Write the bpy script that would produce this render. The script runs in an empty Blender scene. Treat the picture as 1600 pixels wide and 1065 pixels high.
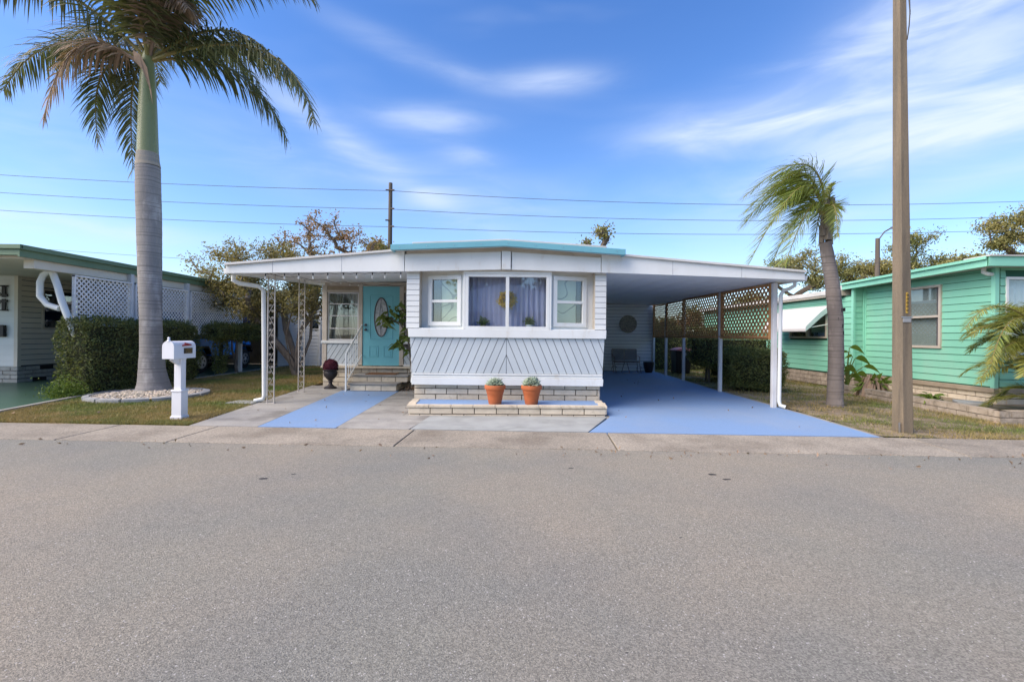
import bpy, bmesh, math, random
import numpy as np
from mathutils import Vector, Matrix
sc = bpy.context.scene
COL = sc.collection
rnd = random.Random(7)
R = math.radians
pi = math.pi

# ------------------------------------------------------------------ camera
cam = bpy.data.cameras.new('camera'); camo = bpy.data.objects.new('camera', cam); COL.objects.link(camo)
cam.sensor_width = 36; cam.lens = 16.2; cam.shift_y = -8.5/1600; cam.clip_end = 3000; cam.clip_start = .05
camo.matrix_world = Matrix.Translation((0, 0, 1.36)) @ Matrix.Rotation(pi/2, 4, 'X') @ Matrix.Rotation(R(.57), 4, 'Z')
sc.camera = camo
# ------------------------------------------------------------------ sky, sun, exposure
SUN_EL, SUN_ROT = R(42), R(-114)           # low afternoon sun, left and slightly behind the homes
world = bpy.data.worlds.new('World'); sc.world = world; world.use_nodes = True
wn, wl = world.node_tree.nodes, world.node_tree.links
bg = wn['Background']; bg.inputs[1].default_value = .142
sky = wn.new('ShaderNodeTexSky'); sky.sky_type = 'NISHITA'; sky.sun_disc = False
sky.sun_elevation = SUN_EL; sky.sun_rotation = SUN_ROT % (2*pi)
sky.air_density = 1.0; sky.dust_density = .3; sky.ozone_density = 4.0; sky.altitude = 0
def wmath(op, a, b=None, c=None):
    n = wn.new('ShaderNodeMath'); n.operation = op
    for i, v in enumerate((a, b, c)):
        if v is None: continue
        if isinstance(v, (int, float)): n.inputs[i].default_value = v
        else: wl.new(v, n.inputs[i])
    return n.outputs[0]
tc = wn.new('ShaderNodeTexCoord'); sx = wn.new('ShaderNodeSeparateXYZ'); wl.new(tc.outputs['Generated'], sx.inputs[0])
az = wmath('ARCTAN2', sx.outputs[0], sx.outputs[1]); el = wmath('ARCSINE', sx.outputs[2])
cv = wn.new('ShaderNodeCombineXYZ'); wl.new(az, cv.inputs[0]); wl.new(el, cv.inputs[1])
mp = wn.new('ShaderNodeMapping'); mp.inputs['Scale'].default_value = (2.2, 9.0, 1); mp.inputs['Rotation'].default_value = (0, 0, R(2)); wl.new(cv.outputs[0], mp.inputs[0])
nz = wn.new('ShaderNodeTexNoise'); nz.inputs['Scale'].default_value = 1.6; nz.inputs['Detail'].default_value = 6; nz.inputs['Roughness'].default_value = .52; nz.inputs['Distortion'].default_value = .5
wl.new(mp.outputs[0], nz.inputs['Vector'])
nz2 = wn.new('ShaderNodeTexNoise'); nz2.inputs['Scale'].default_value = .7; nz2.inputs['Detail'].default_value = 3; nz2.inputs['Distortion'].default_value = .4
wl.new(mp.outputs[0], nz2.inputs['Vector'])
# wisps of cirrus: azimuth, elevation, half sizes, slope, weight (all in radians on the sky dome)
CL = [(-.18, .43, .115, .026, .0, .55), (.083, .503, .11, .022, .0, .5), (-.085, .368, .07, .02, -.1, .35), (.47, .39, .19, .04, .0, .8), (.62, .45, .2, .06, .3, .35), (.78, .46, .18, .14, .1, .6),
      (.74, .31, .28, .065, .1, .8), (.80, .24, .2, .022, .1, .75), (-.33, .36, .3, .03, -.5, .4), (-.20, .53, .17, .022, -.2, .3), (-.80, .26, .12, .09, .1, .25),
      (-.77, .165, .28, .02, .0, .5), (.35, .16, .5, .05, .0, .16), (-.2, .3, .45, .06, -.1, .3)]
tot = None
for a0, e0, ra, re, k, w in CL:
    da = wmath('SUBTRACT', az, a0); de = wmath('SUBTRACT', wmath('SUBTRACT', el, e0), wmath('MULTIPLY', da, k))
    q = wmath('ADD', wmath('POWER', wmath('ABSOLUTE', wmath('MULTIPLY', da, 1/ra)), 2), wmath('POWER', wmath('ABSOLUTE', wmath('MULTIPLY', de, 1/re)), 2))
    g = wmath('MULTIPLY', wmath('EXPONENT', wmath('MULTIPLY', q, -1)), w)
    tot = g if tot is None else wmath('ADD', tot, g)
wr = wn.new('ShaderNodeMapRange'); wr.inputs[1].default_value = .34; wr.inputs[2].default_value = .70; wr.interpolation_type = 'SMOOTHSTEP'; wl.new(nz.outputs[0], wr.inputs[0])
amt = wmath('MULTIPLY', tot, wmath('MULTIPLY_ADD', wr.outputs[0], .8, .35))
wr2 = wn.new('ShaderNodeMapRange'); wr2.inputs[1].default_value = .5; wr2.inputs[2].default_value = .8; wr2.inputs[4].default_value = .16; wr2.interpolation_type = 'SMOOTHSTEP'; wl.new(nz2.outputs[0], wr2.inputs[0])
amt = wmath('MINIMUM', wmath('ADD', amt, wr2.outputs[0]), .9)
hs = wn.new('ShaderNodeHueSaturation'); hs.inputs['Hue'].default_value = .512; hs.inputs['Saturation'].default_value = 1.22; hs.inputs['Value'].default_value = 1.0; wl.new(sky.outputs[0], hs.inputs['Color'])
tint = wn.new('ShaderNodeMix'); tint.data_type = 'RGBA'; tint.blend_type = 'MULTIPLY'; tint.inputs[0].default_value = 1; wl.new(hs.outputs[0], tint.inputs[6]); tint.inputs[7].default_value = (1.0, .97, .91, 1)
hz = wmath('MULTIPLY', wmath('EXPONENT', wmath('MULTIPLY', wmath('MAXIMUM', el, 0.), -7.5)), .5)
hm = wn.new('ShaderNodeMix'); hm.data_type = 'RGBA'; wl.new(hz, hm.inputs[0]); wl.new(tint.outputs[2], hm.inputs[6]); hm.inputs[7].default_value = (2.3, 2.75, 3.7, 1)
cm = wn.new('ShaderNodeMix'); cm.data_type = 'RGBA'; wl.new(amt, cm.inputs[0]); wl.new(hm.outputs[2], cm.inputs[6]); cm.inputs[7].default_value = (3.1, 3.5, 4.3, 1)
wl.new(cm.outputs[2], bg.inputs[0])
sun = bpy.data.lights.new('sun', 'SUN'); suno = bpy.data.objects.new('sun', sun); COL.objects.link(suno)
sun.energy = 3.3; sun.angle = R(60); sun.color = (1, .84, .66)
sd = Vector((math.sin(SUN_ROT)*math.cos(SUN_EL), math.cos(SUN_ROT)*math.cos(SUN_EL), math.sin(SUN_EL)))
suno.rotation_euler = sd.to_track_quat('Z', 'Y').to_euler()
vs = sc.view_settings; vs.view_transform = 'Standard'; vs.look = 'None'; vs.gamma = 1; vs.use_curve_mapping = False; vs.exposure = 1.0
sc.cycles.max_bounces = 10; sc.cycles.diffuse_bounces = 8; sc.cycles.transparent_max_bounces = 12

# ------------------------------------------------------------------ materials
MATS = {}
def mk(name, c1, c2=None, scale=3., rough=.7, bump=0., bscale=40., metal=0., rand=0., c3=None, s3=1., t3=(.5, .7), stretch=None, leaf=0., isl=0., spec=.4, detail=4, speck=None):
    m = bpy.data.materials.new(name); m.use_nodes = True
    N, L = m.node_tree.nodes, m.node_tree.links
    b = N['Principled BSDF']; b.inputs['Roughness'].default_value = rough; b.inputs['Metallic'].default_value = metal; b.inputs['Specular IOR Level'].default_value = spec
    geo = N.new('ShaderNodeNewGeometry'); vec = geo.outputs['Position']
    if stretch:
        mp = N.new('ShaderNodeMapping'); mp.inputs['Scale'].default_value = stretch; L.new(vec, mp.inputs[0]); vec = mp.outputs[0]
    def noise(s, d=4, r=.55):
        n = N.new('ShaderNodeTexNoise'); n.inputs['Scale'].default_value = s; n.inputs['Detail'].default_value = d; n.inputs['Roughness'].default_value = r; L.new(vec, n.inputs['Vector']); return n.outputs[0]
    def mix(f, a, b_, typ='MIX'):
        n = N.new('ShaderNodeMix'); n.data_type = 'RGBA'; n.blend_type = typ
        for i, v in ((0, f), (6, a), (7, b_)):
            if hasattr(v, 'is_linked'): L.new(v, n.inputs[i])
            elif isinstance(v, (int, float)): n.inputs[i].default_value = v
            else: n.inputs[i].default_value = (*v, 1)
        return n.outputs[2]
    def rng(v, a, b_, lo=0., hi=1.):
        n = N.new('ShaderNodeMapRange'); n.inputs[1].default_value = a; n.inputs[2].default_value = b_; n.inputs[3].default_value = lo; n.inputs[4].default_value = hi; L.new(v, n.inputs[0]); return n.outputs[0]
    c2 = c2 or tuple(v*.82 for v in c1)
    col = mix(rng(noise(scale, detail), .35, .65), c1, c2)
    if c3: col = mix(rng(noise(s3, 5, .6), *t3), col, c3)
    if speck:                                    # (scale, colour low, colour high, amount)
        v = N.new('ShaderNodeTexVoronoi'); v.inputs['Scale'].default_value = speck[0]; L.new(vec, v.inputs['Vector'])
        s = N.new('ShaderNodeSeparateColor'); L.new(v.outputs['Color'], s.inputs[0])
        f = N.new('ShaderNodeMix'); f.data_type = 'RGBA'; L.new(rng(s.outputs[0], 0, 1), f.inputs[0]); f.inputs[6].default_value = (*speck[1], 1); f.inputs[7].default_value = (*speck[2], 1)
        col = mix(speck[3], col, mix(1., col, f.outputs[2], 'MULTIPLY'))
        if len(speck) > 4:
            col = mix(rng(s.outputs[1], speck[4], speck[4]+.01), col, speck[5])
    if rand or isl:
        src = N.new('ShaderNodeObjectInfo').outputs['Random'] if rand else geo.outputs['Random Per Island']
        a = rand or isl
        h = N.new('ShaderNodeHueSaturation'); L.new(col, h.inputs['Color']); L.new(rng(src, 0, 1, 1-a, 1+a), h.inputs['Value'])
        if isl: L.new(rng(src, 0, 1, .5+.03*a, .5-.035*a), h.inputs['Hue'])
        col = h.outputs[0]
    L.new(col, b.inputs['Base Color'])
    if bump:
        bn = N.new('ShaderNodeBump'); bn.inputs['Strength'].default_value = bump; bn.inputs['Distance'].default_value = .01
        L.new(noise(bscale, 6, .6), bn.inputs['Height']); L.new(bn.outputs[0], b.inputs['Normal'])
    if leaf:
        out = N['Material Output']; t = N.new('ShaderNodeBsdfTranslucent'); ms = N.new('ShaderNodeMixShader'); ms.inputs[0].default_value = leaf
        L.new(mix(1., col, (1.25, 1.25, .7), 'MULTIPLY'), t.inputs[0]); L.new(b.outputs[0], ms.inputs[1]); L.new(t.outputs[0], ms.inputs[2]); L.new(ms.outputs[0], out.inputs[0])
    MATS[name] = m; return m
def contour(name, dark, scale, freq):           # thin curved pattern lines printed on a shade
    m = M[name]; N, L = m.node_tree.nodes, m.node_tree.links; b = N['Principled BSDF']; old = b.inputs['Base Color'].links[0].from_socket
    g = N.new('ShaderNodeNewGeometry'); n = N.new('ShaderNodeTexNoise'); n.inputs['Scale'].default_value = scale; n.inputs['Detail'].default_value = 0; L.new(g.outputs['Position'], n.inputs['Vector'])
    a = N.new('ShaderNodeMath'); a.operation = 'MULTIPLY'; L.new(n.outputs[0], a.inputs[0]); a.inputs[1].default_value = freq
    f = N.new('ShaderNodeMath'); f.operation = 'FRACT'; L.new(a.outputs[0], f.inputs[0])
    r = N.new('ShaderNodeMapRange'); r.inputs[1].default_value = .86; r.inputs[2].default_value = .9; L.new(f.outputs[0], r.inputs[0])
    x = N.new('ShaderNodeMix'); x.data_type = 'RGBA'; L.new(r.outputs[0], x.inputs[0]); L.new(old, x.inputs[6]); x.inputs[7].default_value = (*dark, 1); L.new(x.outputs[2], b.inputs['Base Color'])
def glass(name, tint=(.9, .95, 1), refl=.0):
    m = bpy.data.materials.new(name); m.use_nodes = True; N, L = m.node_tree.nodes, m.node_tree.links
    N.remove(N['Principled BSDF']); t = N.new('ShaderNodeBsdfTransparent'); t.inputs[0].default_value = (*tint, 1)
    g = N.new('ShaderNodeBsdfGlossy'); g.inputs['Roughness'].default_value = .02; g.inputs[0].default_value = (1, 1, 1, 1)
    f = N.new('ShaderNodeLayerWeight'); pw = N.new('ShaderNodeMath'); pw.operation = 'POWER'; L.new(f.outputs['Facing'], pw.inputs[0]); pw.inputs[1].default_value = 4
    a = N.new('ShaderNodeMath'); a.operation = 'MULTIPLY_ADD'; L.new(pw.outputs[0], a.inputs[0]); a.inputs[1].default_value = .7; a.inputs[2].default_value = .035+refl
    nb = N.new('ShaderNodeBump'); nn = N.new('ShaderNodeTexNoise'); nn.inputs['Scale'].default_value = 2.2; nb.inputs['Strength'].default_value = .12; L.new(nn.outputs[0], nb.inputs['Height']); L.new(nb.outputs[0], g.inputs['Normal'])
    x = N.new('ShaderNodeMixShader'); L.new(a.outputs[0], x.inputs[0]); L.new(t.outputs[0], x.inputs[1]); L.new(g.outputs[0], x.inputs[2]); L.new(x.outputs[0], N['Material Output'].inputs[0])
    MATS[name] = m; return m
M = MATS
mk('asphalt', (.245, .240, .203), (.212, .211, .192), .55, .9, .9, 150, speck=(150, (.5, .5, .5), (1.45, 1.44, 1.42), .7, .985, (.48, .46, .43)), c3=(.325, .285, .222), s3=.22, t3=(.42, .64))
mk('concrete', (.36, .35, .32), (.29, .285, .27), 2.2, .9, .5, 60, c3=(.20, .19, .17), s3=1.1, t3=(.5, .72), rand=.06, speck=(120, (.8, .8, .8), (1.15, 1.15, 1.15), .6))
mk('apron_concrete', (.33, .295, .245), (.245, .225, .19), 1.3, .92, .6, 80, c3=(.21, .18, .145), s3=1.3, t3=(.5, .72), rand=.1, speck=(80, (.65, .65, .65), (1.3, 1.28, 1.22), .8))
mk('pale_concrete', (.36, .38, .37), (.30, .315, .31), 2.5, .9, .4, 60, c3=(.24, .25, .24), s3=1.6, t3=(.5, .7))
mk('blue_paint', (.205, .33, .55), (.18, .30, .515), .8, .62, .25, 60, c3=(.26, .35, .50), s3=.8, t3=(.42, .75), stretch=(1, .7, 1), speck=(90, (.9, .9, .9), (1.08, 1.08, 1.08), .6))
mk('green_paint', (.06, .13, .09), (.05, .105, .075), 1., .35, .15, 40)
mk('soil', (.27, .20, .11), (.18, .14, .07), 3., .95, .8, 30, c3=(.08, .10, .03), s3=1.4, t3=(.45, .6))
mk('bare_soil', (.30, .24, .17), (.22, .17, .11), 3., .95, .8, 30, c3=(.12, .11, .05), s3=2.2, t3=(.48, .58))
mk('grass_blade', (.36, .27, .12), (.26, .22, .08), 1.2, .7, c3=(.13, .19, .04), s3=.75, t3=(.44, .66), isl=.4, leaf=.2)
mk('white_vinyl', (.69, .72, .71), (.64, .665, .65), 1.2, .5, .05, 20, rand=.03)
mk('white_trim', (.72, .75, .74), (.67, .695, .68), 1.5, .45, .05, 20, c3=(.56, .52, .44), s3=3, t3=(.6, .85), stretch=(1.6, 1.6, .7))
mk('grey_board', (.50, .555, .58), (.465, .52, .545), 1.2, .55, .08, 25, rand=.03)
mk('joint_dark', (.12, .12, .13), rough=.9)
mk('white_vinyl_lifted', (.84, .86, .84), (.79, .81, .79), 1., .5)  # copy of the white vinyl, made paler to offset dim carport light
mk('lap_shade_mint', (.03, .12, .08), rough=.9)  # dark green behind the mint laps, painted in for their shadow lines
mk('pale_aqua', (.50, .64, .62), rough=.6)
mk('joint_soft', (.24, .26, .29), rough=.9)
mk('cream_trim', (.52, .47, .40), (.45, .40, .33), 3, .6, .1, 30, c3=(.3, .26, .2), s3=5, t3=(.6, .8))
mk('ceiling_white', (.86, .86, .85), (.82, .82, .81), .8, .5, .03, 20)
mk('turquoise', (.16, .42, .50), (.14, .38, .46), 1.5, .5, .05, 30)
mk('door_teal', (.17, .49, .56), (.155, .46, .53), 1.5, .4, .03, 30)
mk('roof_white', (.6, .6, .58), (.5, .5, .47), 2, .7, .1, 30)
mk('cream_brick', (.66, .58, .45), (.56, .49, .38), 6, .9, .7, 60, c3=(.40, .34, .25), s3=9, t3=(.56, .75), rand=.10)
mk('mortar', (.10, .085, .07), rough=.95, bump=.4)
mk('brown_lattice', (.48, .26, .11), (.38, .20, .08), 5, .7, .2, 40, isl=.15)
mk('white_lattice', (.86, .86, .86), rough=.6)
mk('post_white', (.66, .67, .68), (.55, .55, .55), 2, .55, .1, 30)
mk('wrought_cream', (.52, .49, .44), (.42, .39, .35), 8, .6, .2, 50)
mk('terracotta', (.46, .13, .045), (.38, .105, .035), 6, .75, .2, 60)
mk('pot_soil', (.05, .035, .02), rough=1)
mk('succulent', (.27, .36, .27), (.36, .44, .33), 12, .6, isl=.3, leaf=.1)
mk('urn_metal', (.03, .025, .028), (.02, .018, .02), 6, .5, .4, 60)
mk('purple_ball', (.13, .02, .04), (.07, .012, .025), 50, .8, .9, 90)
mk('door_mat', (.22, .10, .04), (.14, .07, .03), 30, .95, .6, 100)
mk('steel', (.5, .5, .5), metal=.9, rough=.35)
mk('black', (.015, .015, .017), rough=.5)
mk('interior', (.10, .095, .10), rough=.9)
mk('purple_curtain', (.50, .46, .64), (.62, .60, .80), 3, .9, stretch=(6, 1, .3), c3=(.6, .6, .75), s3=1.2, t3=(.56, .7), leaf=.2)
mk('cream_curtain', (.50, .48, .42), (.40, .38, .33), 3, .9, stretch=(4, 4, .3), leaf=.2)
mk('olive_shade', (.62, .64, .46), (.56, .58, .42), 2, .8)
mk('pale_blind', (.42, .43, .38), (.36, .37, .32), 2, .8, leaf=.1)
mk('screen', (.05, .06, .08), rough=.7)
mk('yellow_flower', (.85, .62, .04), (.6, .42, .03), 20, .8, isl=.4, leaf=.2)
mk('white_ceramic', (.7, .68, .64), rough=.3)
mk('green_leaf', (.10, .16, .035), (.17, .21, .05), 4, .5, isl=.45, leaf=.3)
mk('mint', (.23, .56, .41), (.20, .51, .37), .7, .6, .06, 25, rand=.05, c3=(.26, .53, .40), s3=1.6, t3=(.5, .75), stretch=(1, 1, .5))
mk('mint_trim', (.26, .62, .47), (.23, .57, .43), 1, .5)
mk('tan_trim', (.36, .30, .22), (.27, .22, .16), 3, .8, .3, 30)
mk('block_stone', (.42, .36, .29), (.31, .26, .20), 7, .95, .9, 40, c3=(.2, .17, .13), s3=8, t3=(.52, .7), rand=.14)
mk('awning_white', (.68, .68, .68), (.6, .6, .59), 2, .5)
mk('beige_vinyl', (.66, .61, .51), (.60, .56, .47), 1.5, .6, .05, 25, rand=.03)
mk('sage_trim', (.14, .22, .135), (.12, .20, .12), 2, .5)
mk('skirt_block', (.45, .45, .42), (.36, .36, .33), 6, .9, .7, 50, c3=(.25, .24, .22), s3=7, t3=(.55, .75), rand=.08)
mk('hedge_leaf', (.13, .165, .055), (.18, .195, .065), 2.5, .55, isl=.5, leaf=.22)
mk('hedge_light_leaf', (.12, .19, .03), (.16, .22, .04), 3, .6, isl=.35, leaf=.3)
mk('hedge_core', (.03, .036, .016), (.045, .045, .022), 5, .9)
mk('bark_grey', (.20, .17, .14), (.12, .10, .08), 9, .9, .8, 30, stretch=(1, 1, .3))
mk('bark_dark', (.13, .105, .08), (.08, .065, .05), 5, .9, .5, 20)
mk('tree_leaf', (.20, .19, .08), (.27, .23, .09), 1.1, .6, isl=.5, leaf=.35)
mk('autumn_leaf', (.34, .20, .09), (.24, .18, .08), 1.2, .6, isl=.5, leaf=.35)
mk('far_leaf', (.19, .22, .08), (.32, .29, .11), .25, .7, isl=.5, leaf=.3)
mk('palm_leaf', (.085, .11, .045), (.13, .135, .055), .8, .45, isl=.45, leaf=.28)
mk('dead_leaf', (.34, .25, .18), (.25, .18, .13), 3, .8, isl=.4, leaf=.2)
mk('queen_leaf', (.18, .24, .05), (.27, .30, .07), 1, .45, isl=.4, leaf=.3)
mk('pygmy_leaf', (.19, .25, .06), (.32, .31, .07), 2.5, .5, isl=.45, leaf=.3)
mk('rachis', (.17, .17, .05), (.22, .17, .06), 3, .6)
mk('shaft_green', (.19, .23, .10), (.21, .235, .12), 1.5, .35, stretch=(1, 1, .25), c3=(.20, .17, .09), s3=2.5, t3=(.6, .8))
mk('pole_wood', (.14, .12, .10), (.09, .075, .06), 4, .9, .5, 20, stretch=(1, 1, .1))
mk('wire', (.10, .11, .13), rough=.6)
mk('mail_white', (.80, .81, .83), (.76, .77, .79), 2, .35)
mk('flag_red', (.38, .05, .05), rough=.5)
mk('plaque', (.09, .065, .03), (.05, .04, .02), 30, .5)
mk('gold', (.30, .18, .05), rough=.5)
mk('pebble', (.60, .54, .44), (.45, .38, .28), 9, .85, .3, 40, isl=.4)
mk('edging', (.36, .37, .37), (.28, .29, .29), 6, .95, .5, 40)
mk('car_blue', (.05, .33, .92), (.04, .28, .85), 1, .2, spec=.6)
mk('navy_cloth', (.012, .04, .16), rough=.8)
mk('tyre', (.02, .02, .02), rough=.85)
mk('tail_red', (.4, .03, .02), rough=.3)
mk('bin_black', (.012, .013, .014), rough=.45)
mk('pink_plastic', (.42, .18, .18), rough=.5)
mk('medallion', (.50, .46, .36), (.26, .24, .18), 22, .9, .9, 30)
mk('bench_frame', (.28, .21, .15), (.14, .10, .08), 12, .6, .3, 60)
mk('bench_cloth', (.26, .28, .31), rough=.9)
mk('yellow_tag', (.55, .36, .06), rough=.5)
mk('bulb_glass', (.75, .75, .7), rough=.15)
mk('bronze_sheet', (.30, .32, .33), rough=.6)
contour('olive_shade', (.25, .26, .20), 2.4, 5)
glass('glass_clear', (.88, .93, .95), .05)
glass('glass_dark', (.55, .6, .62), .10)
# concrete power pole and royal palm trunk get their own node recipes
mk('pole_concrete', (.245, .195, .135), (.165, .14, .105), 2.2, .92, .9, 70, stretch=(3.5, 3.5, .3), c3=(.13, .11, .085), s3=2.0, t3=(.5, .7), speck=(110, (.75, .75, .75), (1.15, 1.15, 1.12), .6))
def ring_mat(name, base, c2, ring, freq):
    m = mk(name, base, c2, 3., .88, .8, 30, stretch=(1, 1, .5), c3=tuple(v*1.35 for v in base), s3=3.2, t3=(.55, .68)); N, L = m.node_tree.nodes, m.node_tree.links
    b = N['Principled BSDF']; geo = [n for n in N if n.type == 'NEW_GEOMETRY'][0]; s = N.new('ShaderNodeSeparateXYZ'); L.new(geo.outputs['Position'], s.inputs[0])
    no = N.new('ShaderNodeTexNoise'); no.inputs['Scale'].default_value = 2.5; L.new(geo.outputs['Position'], no.inputs['Vector'])
    a = N.new('ShaderNodeMath'); a.operation = 'MULTIPLY_ADD'; L.new(no.outputs[0], a.inputs[0]); a.inputs[1].default_value = .05; L.new(s.outputs[2], a.inputs[2])
    w = N.new('ShaderNodeTexNoise'); w.noise_dimensions = '1D'; w.inputs['Scale'].default_value = freq; w.inputs['Detail'].default_value = 3; L.new(a.outputs[0], w.inputs['W'])
    r = N.new('ShaderNodeMapRange'); r.inputs[1].default_value = .54; r.inputs[2].default_value = .62; r.inputs[4].default_value = .75; L.new(w.outputs[0], r.inputs[0])
    old = b.inputs['Base Color'].links[0].from_socket; x = N.new('ShaderNodeMix'); x.data_type = 'RGBA'; L.new(r.outputs[0], x.inputs[0]); L.new(old, x.inputs[6]); x.inputs[7].default_value = (*ring, 1); L.new(x.outputs[2], b.inputs['Base Color'])
    return m
ring_mat('royal_trunk', (.30, .285, .27), (.23, .22, .21), (.17, .16, .155), 26)
ring_mat('royal_young', (.30, .28, .24), (.26, .25, .22), (.40, .34, .26), 16)
ring_mat('queen_trunk', (.22, .19, .17), (.15, .13, .12), (.12, .105, .095), 24)

# ------------------------------------------------------------------ helpers
ORG = {}
def tag(o, label=None, cat=None, group=None, kind=None):
    if label: o['label'] = label
    if cat: o['category'] = cat
    if group: o['group'] = group
    if kind: o['kind'] = kind
    return o
def thing(name, label, cat, loc=(0, 0, 0), group=None):
    o = bpy.data.objects.new(name, None); COL.objects.link(o); o.location = loc; o.empty_display_size = .2
    ORG[o.name] = Vector(loc); return tag(o, label, cat, group)
def link(name, me, parent=None, loc=(0, 0, 0), mat=None):
    o = bpy.data.objects.new(name, me); COL.objects.link(o)
    if mat and not me.materials: me.materials.append(M[mat])
    org = ORG[parent.name] if parent else Vector((0, 0, 0))
    if parent: o.parent = parent
    o.location = Vector(loc) - org; ORG[o.name] = Vector(loc); return o
class MB:
    def __init__(s): s.v = []; s.f = []
    def add(s, vs, fs):
        b = len(s.v); s.v += [tuple(v) for v in vs]; s.f += [tuple(i+b for i in f) for f in fs]; return s
    def box(s, x0, x1, y0, y1, z0, z1):
        return s.add([(x0, y0, z0), (x1, y0, z0), (x1, y1, z0), (x0, y1, z0), (x0, y0, z1), (x1, y0, z1), (x1, y1, z1), (x0, y1, z1)],
                     [(0, 3, 2, 1), (4, 5, 6, 7), (0, 1, 5, 4), (1, 2, 6, 5), (2, 3, 7, 6), (3, 0, 4, 7)])
    def lbox(s, o, u, n, u0, u1, n0, n1, z0, z1):      # box in a wall frame: u along the wall, n out of it
        def p(a, b, c): return (o[0]+u[0]*a+n[0]*b, o[1]+u[1]*a+n[1]*b, c)
        return s.add([p(u0, n0, z0), p(u1, n0, z0), p(u1, n1, z0), p(u0, n1, z0), p(u0, n0, z1), p(u1, n0, z1), p(u1, n1, z1), p(u0, n1, z1)],
                     [(0, 3, 2, 1), (4, 5, 6, 7), (0, 1, 5, 4), (1, 2, 6, 5), (2, 3, 7, 6), (3, 0, 4, 7)])
    def hexa(s, b4, t4):
        return s.add(list(b4)+list(t4), [(0, 3, 2, 1), (4, 5, 6, 7), (0, 1, 5, 4), (1, 2, 6, 5), (2, 3, 7, 6), (3, 0, 4, 7)])
    def extr(s, poly, d):                              # extrude a 3-D polygon by vector d
        n = len(poly); q = [tuple(Vector(p)+Vector(d)) for p in poly]
        return s.add(list(poly)+q, [tuple(range(n))[::-1], tuple(range(n, 2*n))]+[(i, (i+1) % n, n+(i+1) % n, n+i) for i in range(n)])
    def tube(s, pts, rad, n=8, cap=True, flat=None):
        pts = [Vector(p) for p in pts]; rad = rad if isinstance(rad, (list, tuple)) else [rad]*len(pts)
        b = len(s.v); up = Vector((0, 0, 1)); X = None
        for i, p in enumerate(pts):
            t = (pts[min(i+1, len(pts)-1)]-pts[max(i-1, 0)]).normalized()
            if X is None:
                X = t.cross(up) if abs(t.z) < .9 else t.cross(Vector((0, 1, 0)))
            X = (X-t*X.dot(t)).normalized(); Y = t.cross(X)
            for k in range(n):
                a = 2*pi*k/n+pi/n; s.v.append(tuple(p+X*math.cos(a)*rad[i]+Y*math.sin(a)*rad[i]))
        for i in range(len(pts)-1):
            for k in range(n):
                a = b+i*n+k; c = b+i*n+(k+1) % n; s.f.append((a, c, c+n, a+n))
        if cap: s.f.append(tuple(range(b, b+n))[::-1]); s.f.append(tuple(range(b+(len(pts)-1)*n, b+len(pts)*n)))
        return s
    def lathe(s, prof, c, n=20):
        b = len(s.v)
        for r, z in prof:
            for k in range(n): a = 2*pi*k/n; s.v.append((c[0]+r*math.cos(a), c[1]+r*math.sin(a), c[2]+z))
        for i in range(len(prof)-1):
            for k in range(n): a = b+i*n+k; d = b+i*n+(k+1) % n; s.f.append((a, d, d+n, a+n))
        s.f.append(tuple(range(b, b+n))[::-1]); s.f.append(tuple(range(b+(len(prof)-1)*n, b+len(prof)*n))); return s
    def build(s, name, mat, parent=None, bevel=0, smooth=False, label=None):
        org = ORG[parent.name] if parent else Vector((0, 0, 0))
        me = bpy.data.meshes.new(name); me.from_pydata([tuple(Vector(v)-org) for v in s.v], [], s.f); me.update()
        if smooth: me.polygons.foreach_set('use_smooth', [True]*len(me.polygons))
        me.materials.append(M[mat]); o = bpy.data.objects.new(name, me); COL.objects.link(o); ORG[o.name] = org
        if parent: o.parent = parent
        if bevel:
            m = o.modifiers.new('edge', 'BEVEL'); m.width = bevel; m.segments = 2; m.limit_method = 'ANGLE'; m.angle_limit = R(40)
        if smooth:
            try: me.set_sharp_from_angle(angle=R(42))
            except Exception: pass
        if label: o['label'] = label
        return o
def npmesh(name, V, F, mat, parent=None):
    V = np.asarray(V, dtype=np.float32); F = np.asarray(F, dtype=np.int32)
    org = ORG[parent.name] if parent else Vector((0, 0, 0)); V = V-np.array(org, dtype=np.float32)
    me = bpy.data.meshes.new(name); k = F.shape[1]
    me.vertices.add(len(V)); me.vertices.foreach_set('co', V.ravel()); me.loops.add(F.size); me.loops.foreach_set('vertex_index', F.ravel())
    me.polygons.add(len(F)); me.polygons.foreach_set('loop_start', np.arange(0, F.size, k, dtype=np.int32)); me.update(calc_edges=True)
    me.materials.append(M[mat]); o = bpy.data.objects.new(name, me); COL.objects.link(o); ORG[o.name] = org
    if parent: o.parent = parent
    return o
RNG = np.random.default_rng(11)
def unit(a): return a/np.maximum(np.linalg.norm(a, axis=-1, keepdims=True), 1e-9)
def leaves(P, size, up=.35, wide=.45, out=None, curl=.2):   # rhombic folded leaves at points P
    n = len(P); P = np.asarray(P, float); d = unit(RNG.normal(size=(n, 3))+np.array([0, 0, up])+(0 if out is None else out)); s = unit(np.cross(d, RNG.normal(size=(n, 3)))); nn = np.cross(d, s)
    L = size*(.6+.8*RNG.random((n, 1)))
    a = P; b = P+d*L*.5+s*L*wide*.5+nn*L*curl*.5; c = P+d*L; e = P+d*L*.5-s*L*wide*.5+nn*L*curl*.5
    V = np.stack([a, b, c, e], 1).reshape(-1, 3); i = np.arange(n)[:, None]*4
    F = np.concatenate([i+np.array([[0, 1, 2]]), i+np.array([[0, 2, 3]])], 0); return V, F
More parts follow.
